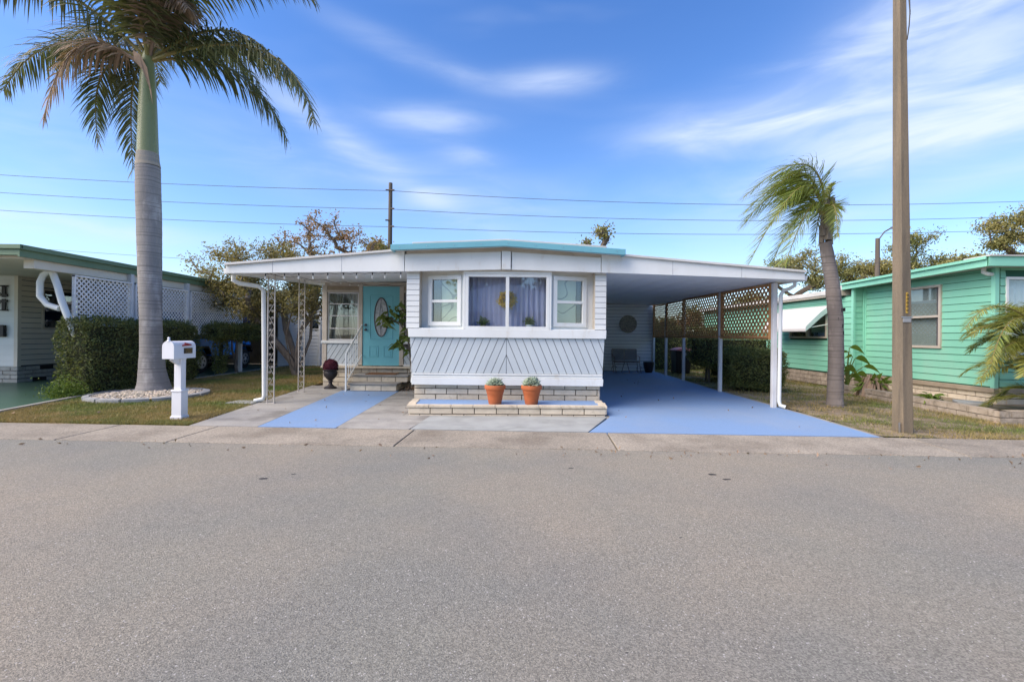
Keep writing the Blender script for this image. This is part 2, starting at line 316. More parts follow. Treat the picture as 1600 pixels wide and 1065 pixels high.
def in_poly(px, py, poly):
    ins = np.zeros(len(px), bool); j = len(poly)-1
    for i in range(len(poly)):
        xi, yi = poly[i]; xj, yj = poly[j]
        c = ((yi > py) != (yj > py)) & (px < (xj-xi)*(py-yi)/(yj-yi+1e-12)+xi); ins ^= c; j = i
    return ins
def clip2(poly, edges):                                 # clip a 2-D polygon by half planes (a,b,c): a*x+b*z<=c
    for a, b, c in edges:
        out = []
        for i in range(len(poly)):
            p, q = poly[i], poly[(i+1) % len(poly)]; dp = a*p[0]+b*p[1]-c; dq = a*q[0]+b*q[1]-c
            if dp <= 0: out.append(p)
            if (dp < 0 < dq) or (dq < 0 < dp): t = dp/(dp-dq); out.append((p[0]+(q[0]-p[0])*t, p[1]+(q[1]-p[1])*t))
        poly = out
        if len(poly) < 3: return []
    return poly
def segs(u0, u1, z0, z1, holes):
    iv = [(u0, u1)]
    for a, b, c, d in holes:
        if d > z0+.001 and c < z1-.001:
            nv = []
            for p, q in iv:
                if a > p: nv.append((p, min(q, a)))
                if b < q: nv.append((max(p, b), q))
            iv = [t for t in nv if t[1]-t[0] > .004]
    return iv
def lap(parent, mat, o, u, n, L, z0, z1, pitch, holes=(), name='siding_board', proud=.016, gap=.002):  # a wide gap bares the darker wall, standing in for lap shadows
    """horizontal lap siding: each course its own board, cut round the openings"""
    k = 0; z = z0
    while z < z1-.01:
        zt = min(z+pitch, z1)
        for a, b in segs(0, L, z, zt, holes):
            jit = rnd.uniform(-.001, .001)
            def p(uu, nn, zz): return (o[0]+u[0]*uu+n[0]*nn, o[1]+u[1]*uu+n[1]*nn, zz)
            mb = MB(); mb.hexa([p(a, 0, z+gap), p(b, 0, z+gap), p(b, proud+jit, z+gap), p(a, proud+jit, z+gap)], [p(a, 0, zt), p(b, 0, zt), p(b, .003, zt), p(a, .003, zt)])
            mb.build(name, mat, parent)
        z += pitch; k += 1
def wallh(parent, mat, o, u, n, L, z0, z1, holes=(), th=.08, name='wall', off=0):
    zs = sorted({z0, z1, *[min(max(h[2], z0), z1) for h in holes], *[min(max(h[3], z0), z1) for h in holes]}); mb = MB()
    for a, b in zip(zs, zs[1:]):
        for p, q in segs(0, L, a, b, holes): mb.lbox(o, u, n, p, q, off-th, off, a, b)
    return mb.build(name, mat, parent)
def bricks(parent, mat, o, u, n, L, z0, courses, bl=.4, bh=.1, gap=.008, depth=.05, vents=(), start=0.):
    """mortared courses; each brick an object, alike bricks share one mesh"""
    cache = {}
    for c in range(courses):
        x = -bl*(.5 if (c+start) % 2 else 0)
        while x < L-.01:
            a, b = max(x, 0), min(x+bl, L)
            if b-a > .05 and not (vents == 'rand' and rnd.random() < .16):
                key = round(b-a, 3)
                if key not in cache:
                    h = (b-a)/2-gap/2; mb = MB(); mb.lbox((0, 0), u, n, -h, h, -depth, 0, -(bh-gap)/2, (bh-gap)/2)
                    me = bpy.data.meshes.new('brick'); me.from_pydata(mb.v, [], mb.f); me.materials.append(M[mat]); cache[key] = me
                m = (a+b)/2; pr = rnd.uniform(-.003, .003)
                link('brick', cache[key], parent, (o[0]+u[0]*m+n[0]*pr, o[1]+u[1]*m+n[1]*pr, z0+bh*(c+.5)))
            x += bl
def curtain(parent, mat, o, u, n, u0, u1, z0, z1, off=-.12, waves=12, amp=.03, name='curtain', pinch=0):
    mb = MB(); N = 60; zs = [z0, z0+(z1-z0)*.25, z0+(z1-z0)*.5, z1]; b = 0
    for zi, z in enumerate(zs):
        for i in range(N+1):
            t = i/N; a = amp*math.sin(t*waves*2*pi+.4*math.sin(t*17)+zi*.3)*(.6+.4*math.sin(t*9+1))
            tt = t
            if pinch: w = 1-pinch*math.exp(-((z-(z0+(z1-z0)*.3))/(.35*(z1-z0)))**2); tt = t*w
            uu = u0+(u1-u0)*tt; mb.v.append((o[0]+u[0]*uu+n[0]*(off+a), o[1]+u[1]*uu+n[1]*(off+a), z))
    for r in range(3):
        for i in range(N): a = r*(N+1)+i; mb.f.append((a, a+1, a+N+2, a+N+1))
    return mb.build(name, mat, parent, smooth=True)
def window(parent, o, u, n, u0, u1, z0, z1, fm='white_trim', fw=.05, bars_v=(), bars_h=(), gl='glass_clear', proud=.03, deep=.06, bw=.03, name='window'):
    mb = MB(); e = fw
    mb.lbox(o, u, n, u0, u1, -deep, proud, z0, z0+e).lbox(o, u, n, u0, u1, -deep, proud, z1-e, z1)
    mb.lbox(o, u, n, u0, u0+e, -deep+.001, proud-.001, z0+e, z1-e).lbox(o, u, n, u1-e, u1, -deep+.001, proud-.001, z0+e, z1-e)
    for b in bars_v: mb.lbox(o, u, n, b-bw/2, b+bw/2, -deep+.01, proud-.006, z0+e, z1-e)
    for b in bars_h: mb.lbox(o, u, n, u0+e, u1-e, -deep+.012, proud-.008, b-bw/2, b+bw/2)
    f = mb.build(name, fm, parent, bevel=.004)
    vb = sorted([u0+e]+list(bars_v)+[u1-e]); hb = sorted([z0+e]+list(bars_h)+[z1-e])
    for a, b in zip(vb, vb[1:]):
        for c, d in zip(hb, hb[1:]):
            MB().lbox(o, u, n, a-.005, b+.005, -.021, -.017, c-.005, d+.005).build('pane', gl, f)
    return f

# ------------------------------------------------------------------ terrain, street, paving
def sheet(name, poly, z, mat, kind='structure', parent=None, th=0.):
    mb = MB()
    if th: mb.extr([(x, y, z-th) for x, y in poly], (0, 0, th))
    else: mb.add([(x, y, z) for x, y in poly], [tuple(range(len(poly)))])
    o = mb.build(name, mat, parent)
    if kind: o['kind'] = kind
    return o
def kerb(x): return 5.585-.034*x
def back(x): return 6.50-.034*x
sheet('ground', [(-900, -600), (900, -600), (900, 1500), (-900, 1500)], -.06, 'soil')
mb = MB(); xs = [-120, -40, -12, -6, 0, 6, 12, 40, 120]
for i, x in enumerate(xs):
    mb.v += [(x, kerb(x)-8.6, -.02), (x, kerb(x)-4.3, .03), (x, kerb(x)-.0, -.008)]
for i in range(len(xs)-1):
    for j in range(2): a = i*3+j; mb.f.append((a, a+3, a+4, a+1))
o = mb.build('street', 'asphalt'); o['kind'] = 'structure'
# concrete apron along the street, one slab per joint
ap = bpy.data.objects.new('apron', None); COL.objects.link(ap); ORG['apron'] = Vector((0, 0, 0)); ap['kind'] = 'structure'
jx = [-40, -30, -21, -15, -10.6, -5.72, -4.28, -1.43, 1.285, 5.38, 9.2, 13.4, 18, 26, 40]
for a, b in zip(jx, jx[1:]):
    g = .010
    MB().hexa([(a+g, kerb(a), -.12), (b-g, kerb(b), -.12), (b-g+.06, back(b), -.12), (a+g+.06, back(a), -.12)],
              [(a+g, kerb(a), .0), (b-g, kerb(b), .0), (b-g+.06, back(b), .012), (a+g+.06, back(a), .012)]).build('slab', 'apron_concrete', ap, bevel=.006)
# other side of the street behind the camera
sheet('far_verge', [(-60, kerb(-60)-8.6), (60, kerb(60)-8.6), (60, -40), (-60, -40)], -.015, 'soil')
for x, y, q in ((2.0, 4.58, .05), (2.07, 4.42, .045), (.62, 4.75, .03), (-2.3, 4.3, .05), (-2.1, 4.45, .03), (1.15, 3.1, .012), (.5, 1.95, .008)):
    tag(MB().extr([(x+q*rnd.uniform(.7, 1.2)*math.cos(a), y+q*.5*rnd.uniform(.6, 1.2)*math.sin(a), .024-.0085*(y-1.28) if y > 1.28 else .03) for a in np.linspace(0, 2*pi, 9, endpoint=False)], (0, 0, .006)).build('tar_spot', 'black'), kind='structure')
# left walk
wk = bpy.data.objects.new('walkway', None); COL.objects.link(wk); ORG['walkway'] = Vector((0, 0, 0)); wk['kind'] = 'structure'
g = .008
for poly in ([(-4.66, back(-4.7)+.012), (-3.66, back(-3.7)+.012), (-3.86, 9.0-g), (-4.90, 9.0-g)], [(-4.90, 9.0+g), (-3.86, 9.0+g), (-4.04, 11.95), (-5.18, 11.95)]):
    sheet('slab', poly, .014, 'concrete', None, wk, .12)
sheet('slab', [(-2.0, 7.5), (1.68, 7.6), (1.68, 8.62), (-2.0, 8.62)], .010, 'concrete', None, wk, .10)
for poly in ([(-2.50, back(-2.5)+.012), (-1.46, back(-1.4)+.012), (-1.36, 7.3), (-2.62, 7.3+g)], [(-2.62, 7.3+2*g), (-1.36, 7.3+g), (-1.36, 7.64), (-1.80, 7.66), (-1.80, 9.2), (-2.64, 9.2)], [(-2.64, 9.2+g), (-1.85, 9.2+g), (-1.85, 11.95), (-2.66, 11.95)]):
    sheet('slab', poly, .014, 'concrete', None, wk, .12)
sheet('slab', [(-1.43, back(-1.4)+.012), (1.08, back(1.1)+.012), (1.60, 7.70), (-1.34, 7.64)], .018, 'pale_concrete', None, wk, .12)
sheet('blue_walk', [(-3.645, back(-3.6)+.014), (-2.515, back(-2.5)+.014), (-2.675, 11.0), (-4.03, 11.0)], .016, 'blue_paint', th=.12)
sheet('driveway', [(1.10, back(1.1)+.014), (5.07, back(5)+.014), (5.17, 8.1), (5.24, 12.4), (5.55, 18.2), (1.6, 18.2), (1.66, 7.72)], .016, 'blue_paint', th=.12)
dk = sheet('driveway_edge', [(5.07, back(5)+.02), (5.14, back(5)+.02), (5.26, 8.1), (5.34, 12.4), (5.66, 18.2), (5.56, 18.2), (5.245, 12.4), (5.175, 8.1)], .010, 'concrete', th=.12)
sheet('green_pad', [(-8.3, back(-8.3)+.02), (-8.85, 9.07), (-9.25, 11.1), (-9.3, 20), (-22, 20), (-22, back(-22)+.02)], .006, 'green_paint', th=.1)
sheet('pad_edge', [(-8.24, back(-8.2)+.02), (-8.75, 9.05), (-9.15, 11.1), (-9.2, 20), (-9.29, 20), (-9.245, 11.1), (-8.845, 9.07), (-8.32, back(-8.3)+.03)], .04, 'concrete', th=.1)
# lawns: gently uneven soil and blades
LAWN_L = [(-8.2, back(-8)+.03), (-4.72, back(-4.7)+.03), (-4.95, 9), (-5.25, 12), (-5.4, 26), (-9.15, 26), (-9.1, 11.1), (-8.7, 9)]
LAWN_R = [(5.16, back(5)+.03), (14, back(14)+.03), (14, 7.3), (8.0, 7.45), (8.25, 10), (8.5, 12), (9.0, 13), (9.05, 26), (5.8, 26), (5.38, 12.4), (5.28, 8.1)]
def lawn(name, poly, mat, z=.0):
    xs = [p[0] for p in poly]; ys = [p[1] for p in poly]; st = .16; V = []; F = []; idx = {}
    nx = int((max(xs)-min(xs))/st)+1; ny = int((max(ys)-min(ys))/st)+1
    gx, gy = np.meshgrid(min(xs)+np.arange(nx)*st, min(ys)+np.arange(ny)*st, indexing='ij')
    zz = z+.012*np.sin(gx*3.1+np.sin(gy*2.3))*np.sin(gy*2.7)+.006*RNG.random(gx.shape)
    ins = in_poly(gx.ravel()+st/2, gy.ravel()+st/2, poly).reshape(gx.shape)
    V = np.stack([gx.ravel(), gy.ravel(), zz.ravel()], 1); q = []
    for i in range(nx-1):
        for j in range(ny-1):
            if ins[i, j]: a = i*ny+j; q.append((a, a+ny, a+ny+1, a+1))
    o = npmesh(name, V, q, mat); o['kind'] = 'structure'; return o
lawn('lawn', LAWN_L, 'soil'); lawn('lawn', LAWN_R, 'bare_soil')
sheet('lawn_fill', LAWN_L, -.012, 'soil'); sheet('lawn_fill', LAWN_R, -.012, 'bare_soil')
def grass(poly, n, h, name='grass', thin=0.):
    xs = [p[0] for p in poly]; ys = [p[1] for p in poly]
    x = RNG.uniform(min(xs), max(xs), n*2); y0, y1 = min(ys), min(max(ys), 24); y = y0+(y1-y0)*RNG.random(n*2)**1.7
    k = in_poly(x, y, poly); x, y = x[k], y[k]
    dens = .5+.5*np.sin(x*2.1+1.3*np.sin(y*1.7))*np.sin(y*1.9+x*.7); k = RNG.random(len(x)) > thin*dens; x, y = x[k], y[k]
    n = len(x); hh = h*(.4+.9*RNG.random(n))*(1+.02*(y-7)); a = RNG.uniform(0, 2*pi, n); lean = RNG.normal(size=(n, 2))*.55; w = .0035+.0012*(y-6)*.5
    z = np.full(n, -.005); P = np.stack([x, y, z], 1); wx = np.stack([np.cos(a)*w, np.sin(a)*w, z*0], 1); T = P+np.stack([lean[:, 0]*hh, lean[:, 1]*hh, hh], 1)
    V = np.stack([P-wx, P+wx, T], 1).reshape(-1, 3); F = np.arange(n*3).reshape(-1, 3)
    o = npmesh(name, V, F, 'grass_blade'); o['kind'] = 'stuff'; return o
tag(grass(LAWN_L, 110000, .05), 'dry brown and green lawn grass left of the walk', 'grass')
tag(grass(LAWN_R, 110000, .05, thin=.9), 'patchy thin lawn grass right of the blue driveway', 'grass')

# ------------------------------------------------------------------ the mobile home
H = thing('mobile_home', 'white single storey mobile home with turquoise roof edge, chevron boards and side carports', 'house', (-.1, 8.5, 0))
FX, FN = (1, 0), (0, -1)
X0, X1 = -1.95, 1.73
# shell behind the siding: walls dark inside
mb = MB(); mb.box(X0+.09, X0+.16, 8.62, 12.0, .47, 2.86).box(X1-.14, X1-.07, 8.62, 18.0, .47, 2.86).box(X0+.16, X1-.14, 17.9, 18, .47, 2.86).box(X0+.16, X1-.14, 8.9, 17.9, .44, .5).box(X0+.16, X1-.14, 12, 12.06, .5, 2.86)
mb.box(X0+.16, X1-.14, 8.8, 17.9, 2.72, 2.78)
mb.build('inner_wall', 'interior', H)
# side walls of the front room with lap siding
lap(H, 'white_vinyl', (X1-.07, 8.56), (0, 1), (1, 0), 9.4, .47, 2.62, .2)
lap(H, 'white_vinyl', (X0+.09, 8.56), (0, 1), (-1, 0), 3.4, .47, 2.62, .2)
# brick base
MB().box(-1.80, 1.62, 8.60, 8.7, .0, .50).build('base_wall', 'mortar', H)
bricks(H, 'cream_brick', (-1.81, 8.56), FX, FN, 3.45, .17-.02, 3, .4, .108, .015, .05)
MB().box(1.56, 1.62, 8.7, 18, 0, .50).build('base_wall', 'mortar', H)
bricks(H, 'cream_brick', (1.645, 8.56), (0, 1), (1, 0), 9.3, .0, 4, .4, .12, .015, .03)
# trims and chevron boards; the wall leans in towards its foot
def xl(z): return -1.89+(1.47-z)*.07
def xr(z): return 1.712-(1.47-z)*.05
def slab_trim(z0, z1, y0, y1, ex=0., name='trim_board', mat='white_trim', b=.006):
    return MB().hexa([(xl(z0)-ex, y0, z0), (xr(z0)+ex, y0, z0), (xr(z0)+ex, y1, z0), (xl(z0)-ex, y1, z0)], [(xl(z1)-ex, y0, z1), (xr(z1)+ex, y0, z1), (xr(z1)+ex, y1, z1), (xl(z1)-ex, y1, z1)]).build(name, mat, H, bevel=b)
slab_trim(1.315, 1.47, 8.44, 8.62, .02); slab_trim(.445, .575, 8.44, 8.66, .015); slab_trim(.578, .62, 8.475, 8.6, .005); slab_trim(.625, .655, 8.462, 8.6, .0)
slab_trim(.47, 1.32, 8.52, 8.62, -.002, 'backing_panel', 'joint_soft', 0)
zb, zt = .66, 1.312; sl = .42; pt = .139; xc = -.10
for side in (-1, 1):
    for k in range(-4, 16):
        if side < 0: pol = [(xc-k*pt-pt, zb), (xc-k*pt-.011, zb), (xc-k*pt-.011+sl*(zt-zb), zt), (xc-k*pt-pt+sl*(zt-zb), zt)]; ed = [(1, 0, xc-.004), (-1, .07*-1, -(xl(0))+.0)]
        else: pol = [(xc+k*pt+.011, zb), (xc+k*pt+pt, zb), (xc+k*pt+pt-sl*(zt-zb), zt), (xc+k*pt+.011-sl*(zt-zb), zt)]; ed = [(-1, 0, -(xc+.004)), (1, -.05, xr(0))]
        if side < 0: ed[1] = (-1, -.07, -xl(0)) 
        pol = clip2(pol, ed)
        if len(pol) > 2: MB().extr([(x, 8.518+rnd.uniform(-.002, .002), z) for x, z in pol], (0, -.028, 0)).build('diagonal_board', 'grey_board', H)
# corner siding strips either side of the windows
for (a, b) in ((X0, -1.715), (1.525, X1)):
    lap(H, 'white_vinyl', (a, 8.50), FX, FN, b-a, 1.475, 2.56, .101, proud=.011, gap=.008, name='corner_siding')
    MB().box(a+.002, b-.002, 8.50, 8.56, 1.47, 2.56).build('corner_wall', 'joint_soft', H)  # darker backing shows between strips as a painted shadow line
# recessed returns and the angled side windows
def bay(xo, yo, xi, yi, name):
    u = Vector((xi-xo, yi-yo, 0)); L = u.length; u = (u/L)[:2]; s = 1 if xi > xo else -1
    n = (u[1]*s, -u[0]*s); return (xo, yo), tuple(u), n, L
for xo, xi, curt in ((-1.715, -.885, 0), (1.525, .70, 1)):
    o_, u_, n_, L_ = bay(xo, 8.74, xi, 8.52, '')
    MB().hexa([(xo, 8.5, 1.47), (xi, 8.5, 1.47), (xi, 8.62, 1.47), (xo, 8.84, 1.47)], [(xo, 8.5, 1.485), (xi, 8.5, 1.485), (xi, 8.62, 1.485), (xo, 8.84, 1.485)]).build('window_ledge', 'white_trim', H)
    MB().box(min(xo, xo+(.02 if xo > 0 else -.02)), max(xo, xo+(.02 if xo > 0 else -.02)), 8.5, 8.74, 1.475, 2.6).build('return_board', 'cream_trim', H)
    wallh(H, 'white_trim', o_, u_, n_, L_, 1.485, 2.62, [(.20, .76, 1.58, 2.43)], th=.05, name='window_surround')
    f = window(H, o_, u_, n_, .14, .80, 1.53, 2.47, bars_h=(1.99,), fw=.075, bw=.05, proud=.035, deep=.03)
    ca = MB().lbox(o_, u_, n_, .16, .34 if not curt else .28, -.10, -.09, 1.5, 2.5).build('side_blind', 'screen', f)
    MB().lbox(o_, u_, n_, .35 if not curt else .29, .85, -.14, -.13, 1.5, 2.5).build('shade', 'olive_shade', f, label='olive green window shade with round line pattern' if not curt else 'pale shade with round line pattern')
# centre picture window
wf = window(H, (0, 8.5), FX, FN, -.86, .68, 1.47, 2.49, bars_v=(-.09,), fw=.055, bw=.062, proud=.05, deep=.05)
MB().box(-.90, .72, 8.43, 8.52, 2.49, 2.53).build('trim_board', 'white_trim', H, bevel=.005)
for a in (-.90, .68): MB().box(a, a+.038, 8.455, 8.53, 1.475, 2.488).build('trim_board', 'white_trim', H, bevel=.004)
curtain(wf, 'purple_curtain', (0, 8.5), FX, FN, -.85, .67, 1.45, 2.55, off=-.20, waves=15, amp=.028)
# window sill shelf and what stands there
MB().box(-.84, .66, 8.56, 8.78, 1.44, 1.465).build('inner_sill', 'white_trim', H)
wr_ = thing('wreath', 'yellow flower wreath hung inside the centre picture window', 'wreath', (-.10, 8.62, 2.02))
P = []
for k in range(900):
    a = rnd.uniform(0, 2*pi); r = .115+rnd.gauss(0, .022); P.append((-.10+r*math.cos(a), 8.62+rnd.gauss(0, .015), 2.02+r*math.sin(a)))
V, F = leaves(np.array(P), .05); npmesh('flowers', V, F, 'yellow_flower', wr_)
MB().tube([(-.10+.11*math.cos(a), 8.63, 2.02+.11*math.sin(a)) for a in np.linspace(0, 2*pi, 25)], .012, 6).build('hoop', 'bark_dark', wr_)
for nm, lab, x, y, pm, r, hh in (('window_plant', 'white round pot of green leaves on sill inside right pane of picture window', .32, 8.63, 'white_ceramic', .07, .10), ('window_plant', 'small brown plant in thin stand inside left pane of picture window', -.53, 8.63, 'bench_frame', .03, .09)):
    t = thing(nm, lab, 'potted plant', (x, y, 1.465))
    MB().lathe([(r*.6, 0), (r, hh*.4), (r, hh*.8), (r*.85, hh)], (x, y, 1.465), 16).build('pot', pm, t, smooth=True)
    P = np.array([(x+rnd.gauss(0, .04), y+rnd.gauss(0, .02), 1.465+hh+abs(rnd.gauss(.03, .04))) for _ in range(130)]); V, F = leaves(P, .06, .8); npmesh('foliage', V, F, 'green_leaf', t)
# header boards: one wide fascia following the roof pitch, carport wings included
def zt_(x): return np.interp(x, [-5.2, -1.87, -.13, 1.67, 5.3], [2.575, 2.875, 2.935, 2.835, 2.545])
def zbf(x): return np.interp(x, [-5.2, -1.87, -.13, 1.67, 5.3], [2.435, 2.505, 2.555, 2.515, 2.415])
def fascia(xa, xb, y0, y1, zl=0., cap=False, name='fascia_board', mat='white_trim', top=0., bot=0.):
    pts = [xa]+[x for x in (-1.87, -.13, 1.67) if xa < x < xb]+[xb]; poly = [(x, y0, float(zbf(x))+bot) for x in pts]+[(x, y0, float(zt_(x))+top) for x in pts[::-1]]
    return MB().extr(poly, (0, y1-y0, 0)).build(name, mat, H, bevel=.004)
fascia(-5.2, -1.965, 8.35, 8.42); fascia(-1.955, -.215, 8.352, 8.42, top=-.055); fascia(-.20, -.035, 8.325, 8.42, top=-.05); fascia(-.02, 1.60, 8.352, 8.42, top=-.055); fascia(1.61, 5.3, 8.35, 8.42)
for a, b in ((-5.2, -1.96), (1.61, 5.3)):      # drip cap along the wing tops
    pts = [a, b] ; MB().extr([(x, 8.30, float(zt_(x))+.002) for x in pts]+[(x, 8.30, float(zt_(x))+.042) for x in pts[::-1]], (0, .5, 0)).build('roof_cap', 'roof_white', H, bevel=.004)
MB().box(-1.94, 1.70, 8.42, 8.50, 2.525, 2.60).build('soffit', 'cream_trim', H)
MB().box(-1.72, 1.53, 8.44, 8.90, 2.56, 2.60).build('soffit', 'cream_trim', H)
# carport and porch roof panels (slightly pitched), pans visible below
def panel_roof(xa, xb, ya, yb, zf, zb_, rise, name):     # zf(x): underside height at ya; rise per metre in y
    n = int(abs(xb-xa)/.405); w = (xb-xa)/n
    for k in range(n):
        a, b = xa+k*w+.004, xa+(k+1)*w-.004
        MB().hexa([(a, ya, zf(a)), (b, ya, zf(b)), (b, yb, zf(b)+rise*(yb-ya)), (a, yb, zf(a)+rise*(yb-ya))],
                  [(a, ya, zf(a)+.05), (b, ya, zf(b)+.05), (b, yb, zf(b)+rise*(yb-ya)+.05), (a, yb, zf(a)+rise*(yb-ya)+.05)]).build('roof_panel', 'ceiling_white', H)
panel_roof(-5.19, -1.86, 8.42, 14.6, lambda x: float(zbf(x))+.02, 0, .062, 'l')
panel_roof(1.66, 5.29, 8.42, 18.2, lambda x: float(zbf(x))+.02, 0, .018, 'r')
def roof_cover(xa, xb, ya, yb, rise):
    mb = MB(); a, b = xa, xb; za, zb2 = float(zt_(a))-.01, float(zt_(b))-.01
    mb.hexa([(a, ya, float(zbf(a))+.08), (b, ya, float(zbf(b))+.08), (b, yb, float(zbf(b))+rise*(yb-ya)+.08), (a, yb, float(zbf(a))+rise*(yb-ya)+.08)], [(a, ya, za), (b, ya, zb2), (b, yb, zb2+rise*(yb-ya)*.4), (a, yb, za+rise*(yb-ya))]).build('roof_deck', 'roof_white', H)
roof_cover(-5.18, -1.87, 8.43, 14.55, .062); roof_cover(1.67, 5.28, 8.43, 18.15, .018)
# side gutters
MB().hexa([(-5.26, 8.40, 2.43), (-5.185, 8.40, 2.43), (-5.185, 14.6, 2.80), (-5.26, 14.6, 2.80)], [(-5.28, 8.40, 2.53), (-5.185, 8.40, 2.53), (-5.185, 14.6, 2.90), (-5.28, 14.6, 2.90)]).build('gutter', 'white_trim', H)
MB().hexa([(5.285, 8.40, 2.41), (5.36, 8.40, 2.41), (5.36, 18.2, 2.58), (5.285, 18.2, 2.58)], [(5.285, 8.40, 2.50), (5.38, 8.40, 2.50), (5.38, 18.2, 2.67), (5.285, 18.2, 2.67)]).build('gutter', 'white_trim', H)
# main roof with the turquoise edge and the raised lip
def gable(xa, xm, xb, za, zm, zb_, th, y0, y1, name, mat, b=.004):
    return MB().extr([(xa, y0, za), (xm, y0, zm), (xb, y0, zb_), (xb, y0, zb_+th), (xm, y0, zm+th), (xa, y0, za+th)], (0, y1-y0, 0)).build(name, mat, H, bevel=b)
gable(-2.157, -.13, 1.99, 2.845, 2.935, 2.80, .10, 8.12, 8.20, 'turquoise_fascia', 'turquoise')
gable(-2.10, -.13, 1.93, 2.865, 2.955, 2.82, .03, 8.20, 18, 'roof_deck', 'roof_white')
gable(-1.80, -.13, 1.68, 2.965, 3.04, 2.93, .045, 8.24, 17.6, 'roof_lip', 'roof_white')
gable(-1.93, -.13, 1.66, 2.82, 2.88, 2.785, .07, 8.365, 8.415, 'soffit_strip', 'cream_trim', 0)
for sx_, xx, zz in ((-1, -2.157, 2.845), (1, 1.99, 2.80)): MB().box(min(xx, xx-sx_*.04), max(xx, xx-sx_*.04), 8.205, 18, zz, zz+.10).build('turquoise_fascia', 'turquoise', H)
for k in range(9):
    x = -2.0+k*.48; z = float(np.interp(x, [-2.157, -.13, 1.99], [2.845, 2.935, 2.80]))+.05
    MB().tube([(x, 8.121, z), (x, 8.113, z)], .007, 6).build('screw', 'steel', H)
for x in (-4.35, -3.1, 2.9, 4.15): MB().box(x-.002, x+.002, 8.3475, 8.36, float(zbf(x))+.004, float(zt_(x))-.004).build('seam', 'joint_soft', H)
# entry room
YD = 12.0; OR = (-4.88, YD); RL = 2.93
holes = [(.98, 2.0, .0, 2.62), (.07, .94, 1.20, 2.44), (2.10, 2.60, 1.25, 2.44)]
wallh(H, 'interior', OR, FX, FN, RL, .53, 2.74, holes, th=.06, name='entry_wall', off=-.02)
MB().box(-4.86, -4.80, 12.03, 14.5, .0, 2.80).box(-4.80, -1.9, 14.4, 14.5, 0, 2.80).box(-4.80, -1.9, 12.1, 14.4, .48, .52).build('entry_shell', 'white_vinyl', H)
# diagonal boards below the entry window
MB().box(-4.80, -3.98, 11.985, 12.01, .57, 1.12).build('backing_panel', 'joint_dark', H)
for k in range(-3, 8):
    x0 = -4.82+k*.135; pol = [(x0+.008, .585), (x0+.130, .585), (x0+.130+.32, 1.10), (x0+.008+.32, 1.10)]
    pol = clip2(pol, [(-1, 0, 4.80), (1, 0, -3.985)])
    if len(pol) > 2: MB().extr([(x, 11.984, z) for x, z in pol], (0, -.018, 0)).build('diagonal_board', 'grey_board', H)
for k in range(0, 3):
    x0 = -2.86+k*.135; pol = clip2([(x0+.008, .585), (x0+.130, .585), (x0-.2, 1.10), (x0-.32, 1.10)], [(-1, 0, 2.80), (1, 0, 2.2)])
    if len(pol) > 2: MB().extr([(x, 11.984, z) for x, z in pol], (0, -.018, 0)).build('diagonal_board', 'grey_board', H)
for x0, x1, z0, z1, y, mt in ((-4.93, -4.81, .53, 2.62, 11.95, 'cream_trim'), (-3.985, -3.885, .555, 2.60, 11.952, 'cream_trim'), (-2.925, -2.815, .555, 2.60, 11.952, 'cream_trim'), (-4.86, -2.0, 2.602, 2.70, 11.94, 'cream_trim'), (-4.808, -3.99, 2.445, 2.495, 11.956, 'cream_trim'),
                            (-4.95, -3.988, 1.115, 1.185, 11.93, 'white_trim'), (-4.808, -3.99, .535, .582, 11.95, 'white_trim'), (-2.812, -2.1, .535, .582, 11.95, 'white_trim'), (-2.812, -2.1, 1.115, 1.185, 11.94, 'white_trim'), (-2.812, -2.1, 2.445, 2.495, 11.956, 'cream_trim')):
    MB().box(x0, x1, y, 12.02, z0, z1).build('trim_board', mt, H, bevel=.004)
MB().box(-4.808, -3.99, 11.97, 12.02, 2.497, 2.60).build('frieze_panel', 'tan_trim', H); MB().box(-2.812, -2.1, 11.97, 12.02, 2.497, 2.60).build('frieze_panel', 'tan_trim', H)
ew = window(H, OR, FX, FN, .075, .885, 1.19, 2.44, fm='post_white', fw=.035, bars_h=(1.50, 1.83, 2.14), bw=.022, proud=.0, deep=.04)
curtain(ew, 'cream_curtain', OR, FX, FN, .08, .46, 1.19, 2.44, off=-.16, waves=4, amp=.03, pinch=.45)
curtain(ew, 'cream_curtain', OR, FX, FN, .885, .50, 1.19, 2.44, off=-.16, waves=4, amp=.03, pinch=.45)
window(H, OR, FX, FN, 2.10, 2.60, 1.19, 2.44, fm='post_white', fw=.035, bars_h=(1.83,), bw=.022, proud=.0, deep=.04)
# bricks under the entry
MB().box(-4.88, -1.9, 12.0, 12.08, 0, .53).build('base_wall', 'mortar', H)
bricks(H, 'cream_brick', (-4.90, 11.955), FX, FN, 2.98, .0, 4, .4, .12, .015, .05)
MB().box(-4.92, -1.9, 11.86, 12.0, .482, .53).build('door_sill', 'cream_brick', H, bevel=.006)
# front door
DR = MB().box(-3.882, -2.928, 11.975, 12.02, .545, 2.60).build('door', 'door_teal', H, bevel=.003)
def ring_rect(x0, x1, z0, z1, y, w, d, name, mat, parent, ins=0):
    m = MB(); m.box(x0, x1, y-d, y, z0, z0+w).box(x0, x1, y-d, y, z1-w, z1).box(x0, x0+w, y-d+.001, y, z0+w, z1-w).box(x1-w, x1, y-d+.001, y, z0+w, z1-w); return m.build(name, mat, parent, bevel=.006)
ring_rect(-3.70, -3.10, 1.22, 2.37, 11.975, .022, .012, 'door_molding', 'door_teal', DR)
for a in (-3.71, -3.34): ring_rect(a, a+.24, .76, 1.06, 11.975, .02, .012, 'door_molding', 'door_teal', DR); MB().box(a+.045, a+.195, 11.967, 11.975, .805, 1.015).build('door_panel', 'door_teal', DR, bevel=.004)
cx, cz = -3.40, 1.80; rx, rz = .175, .50
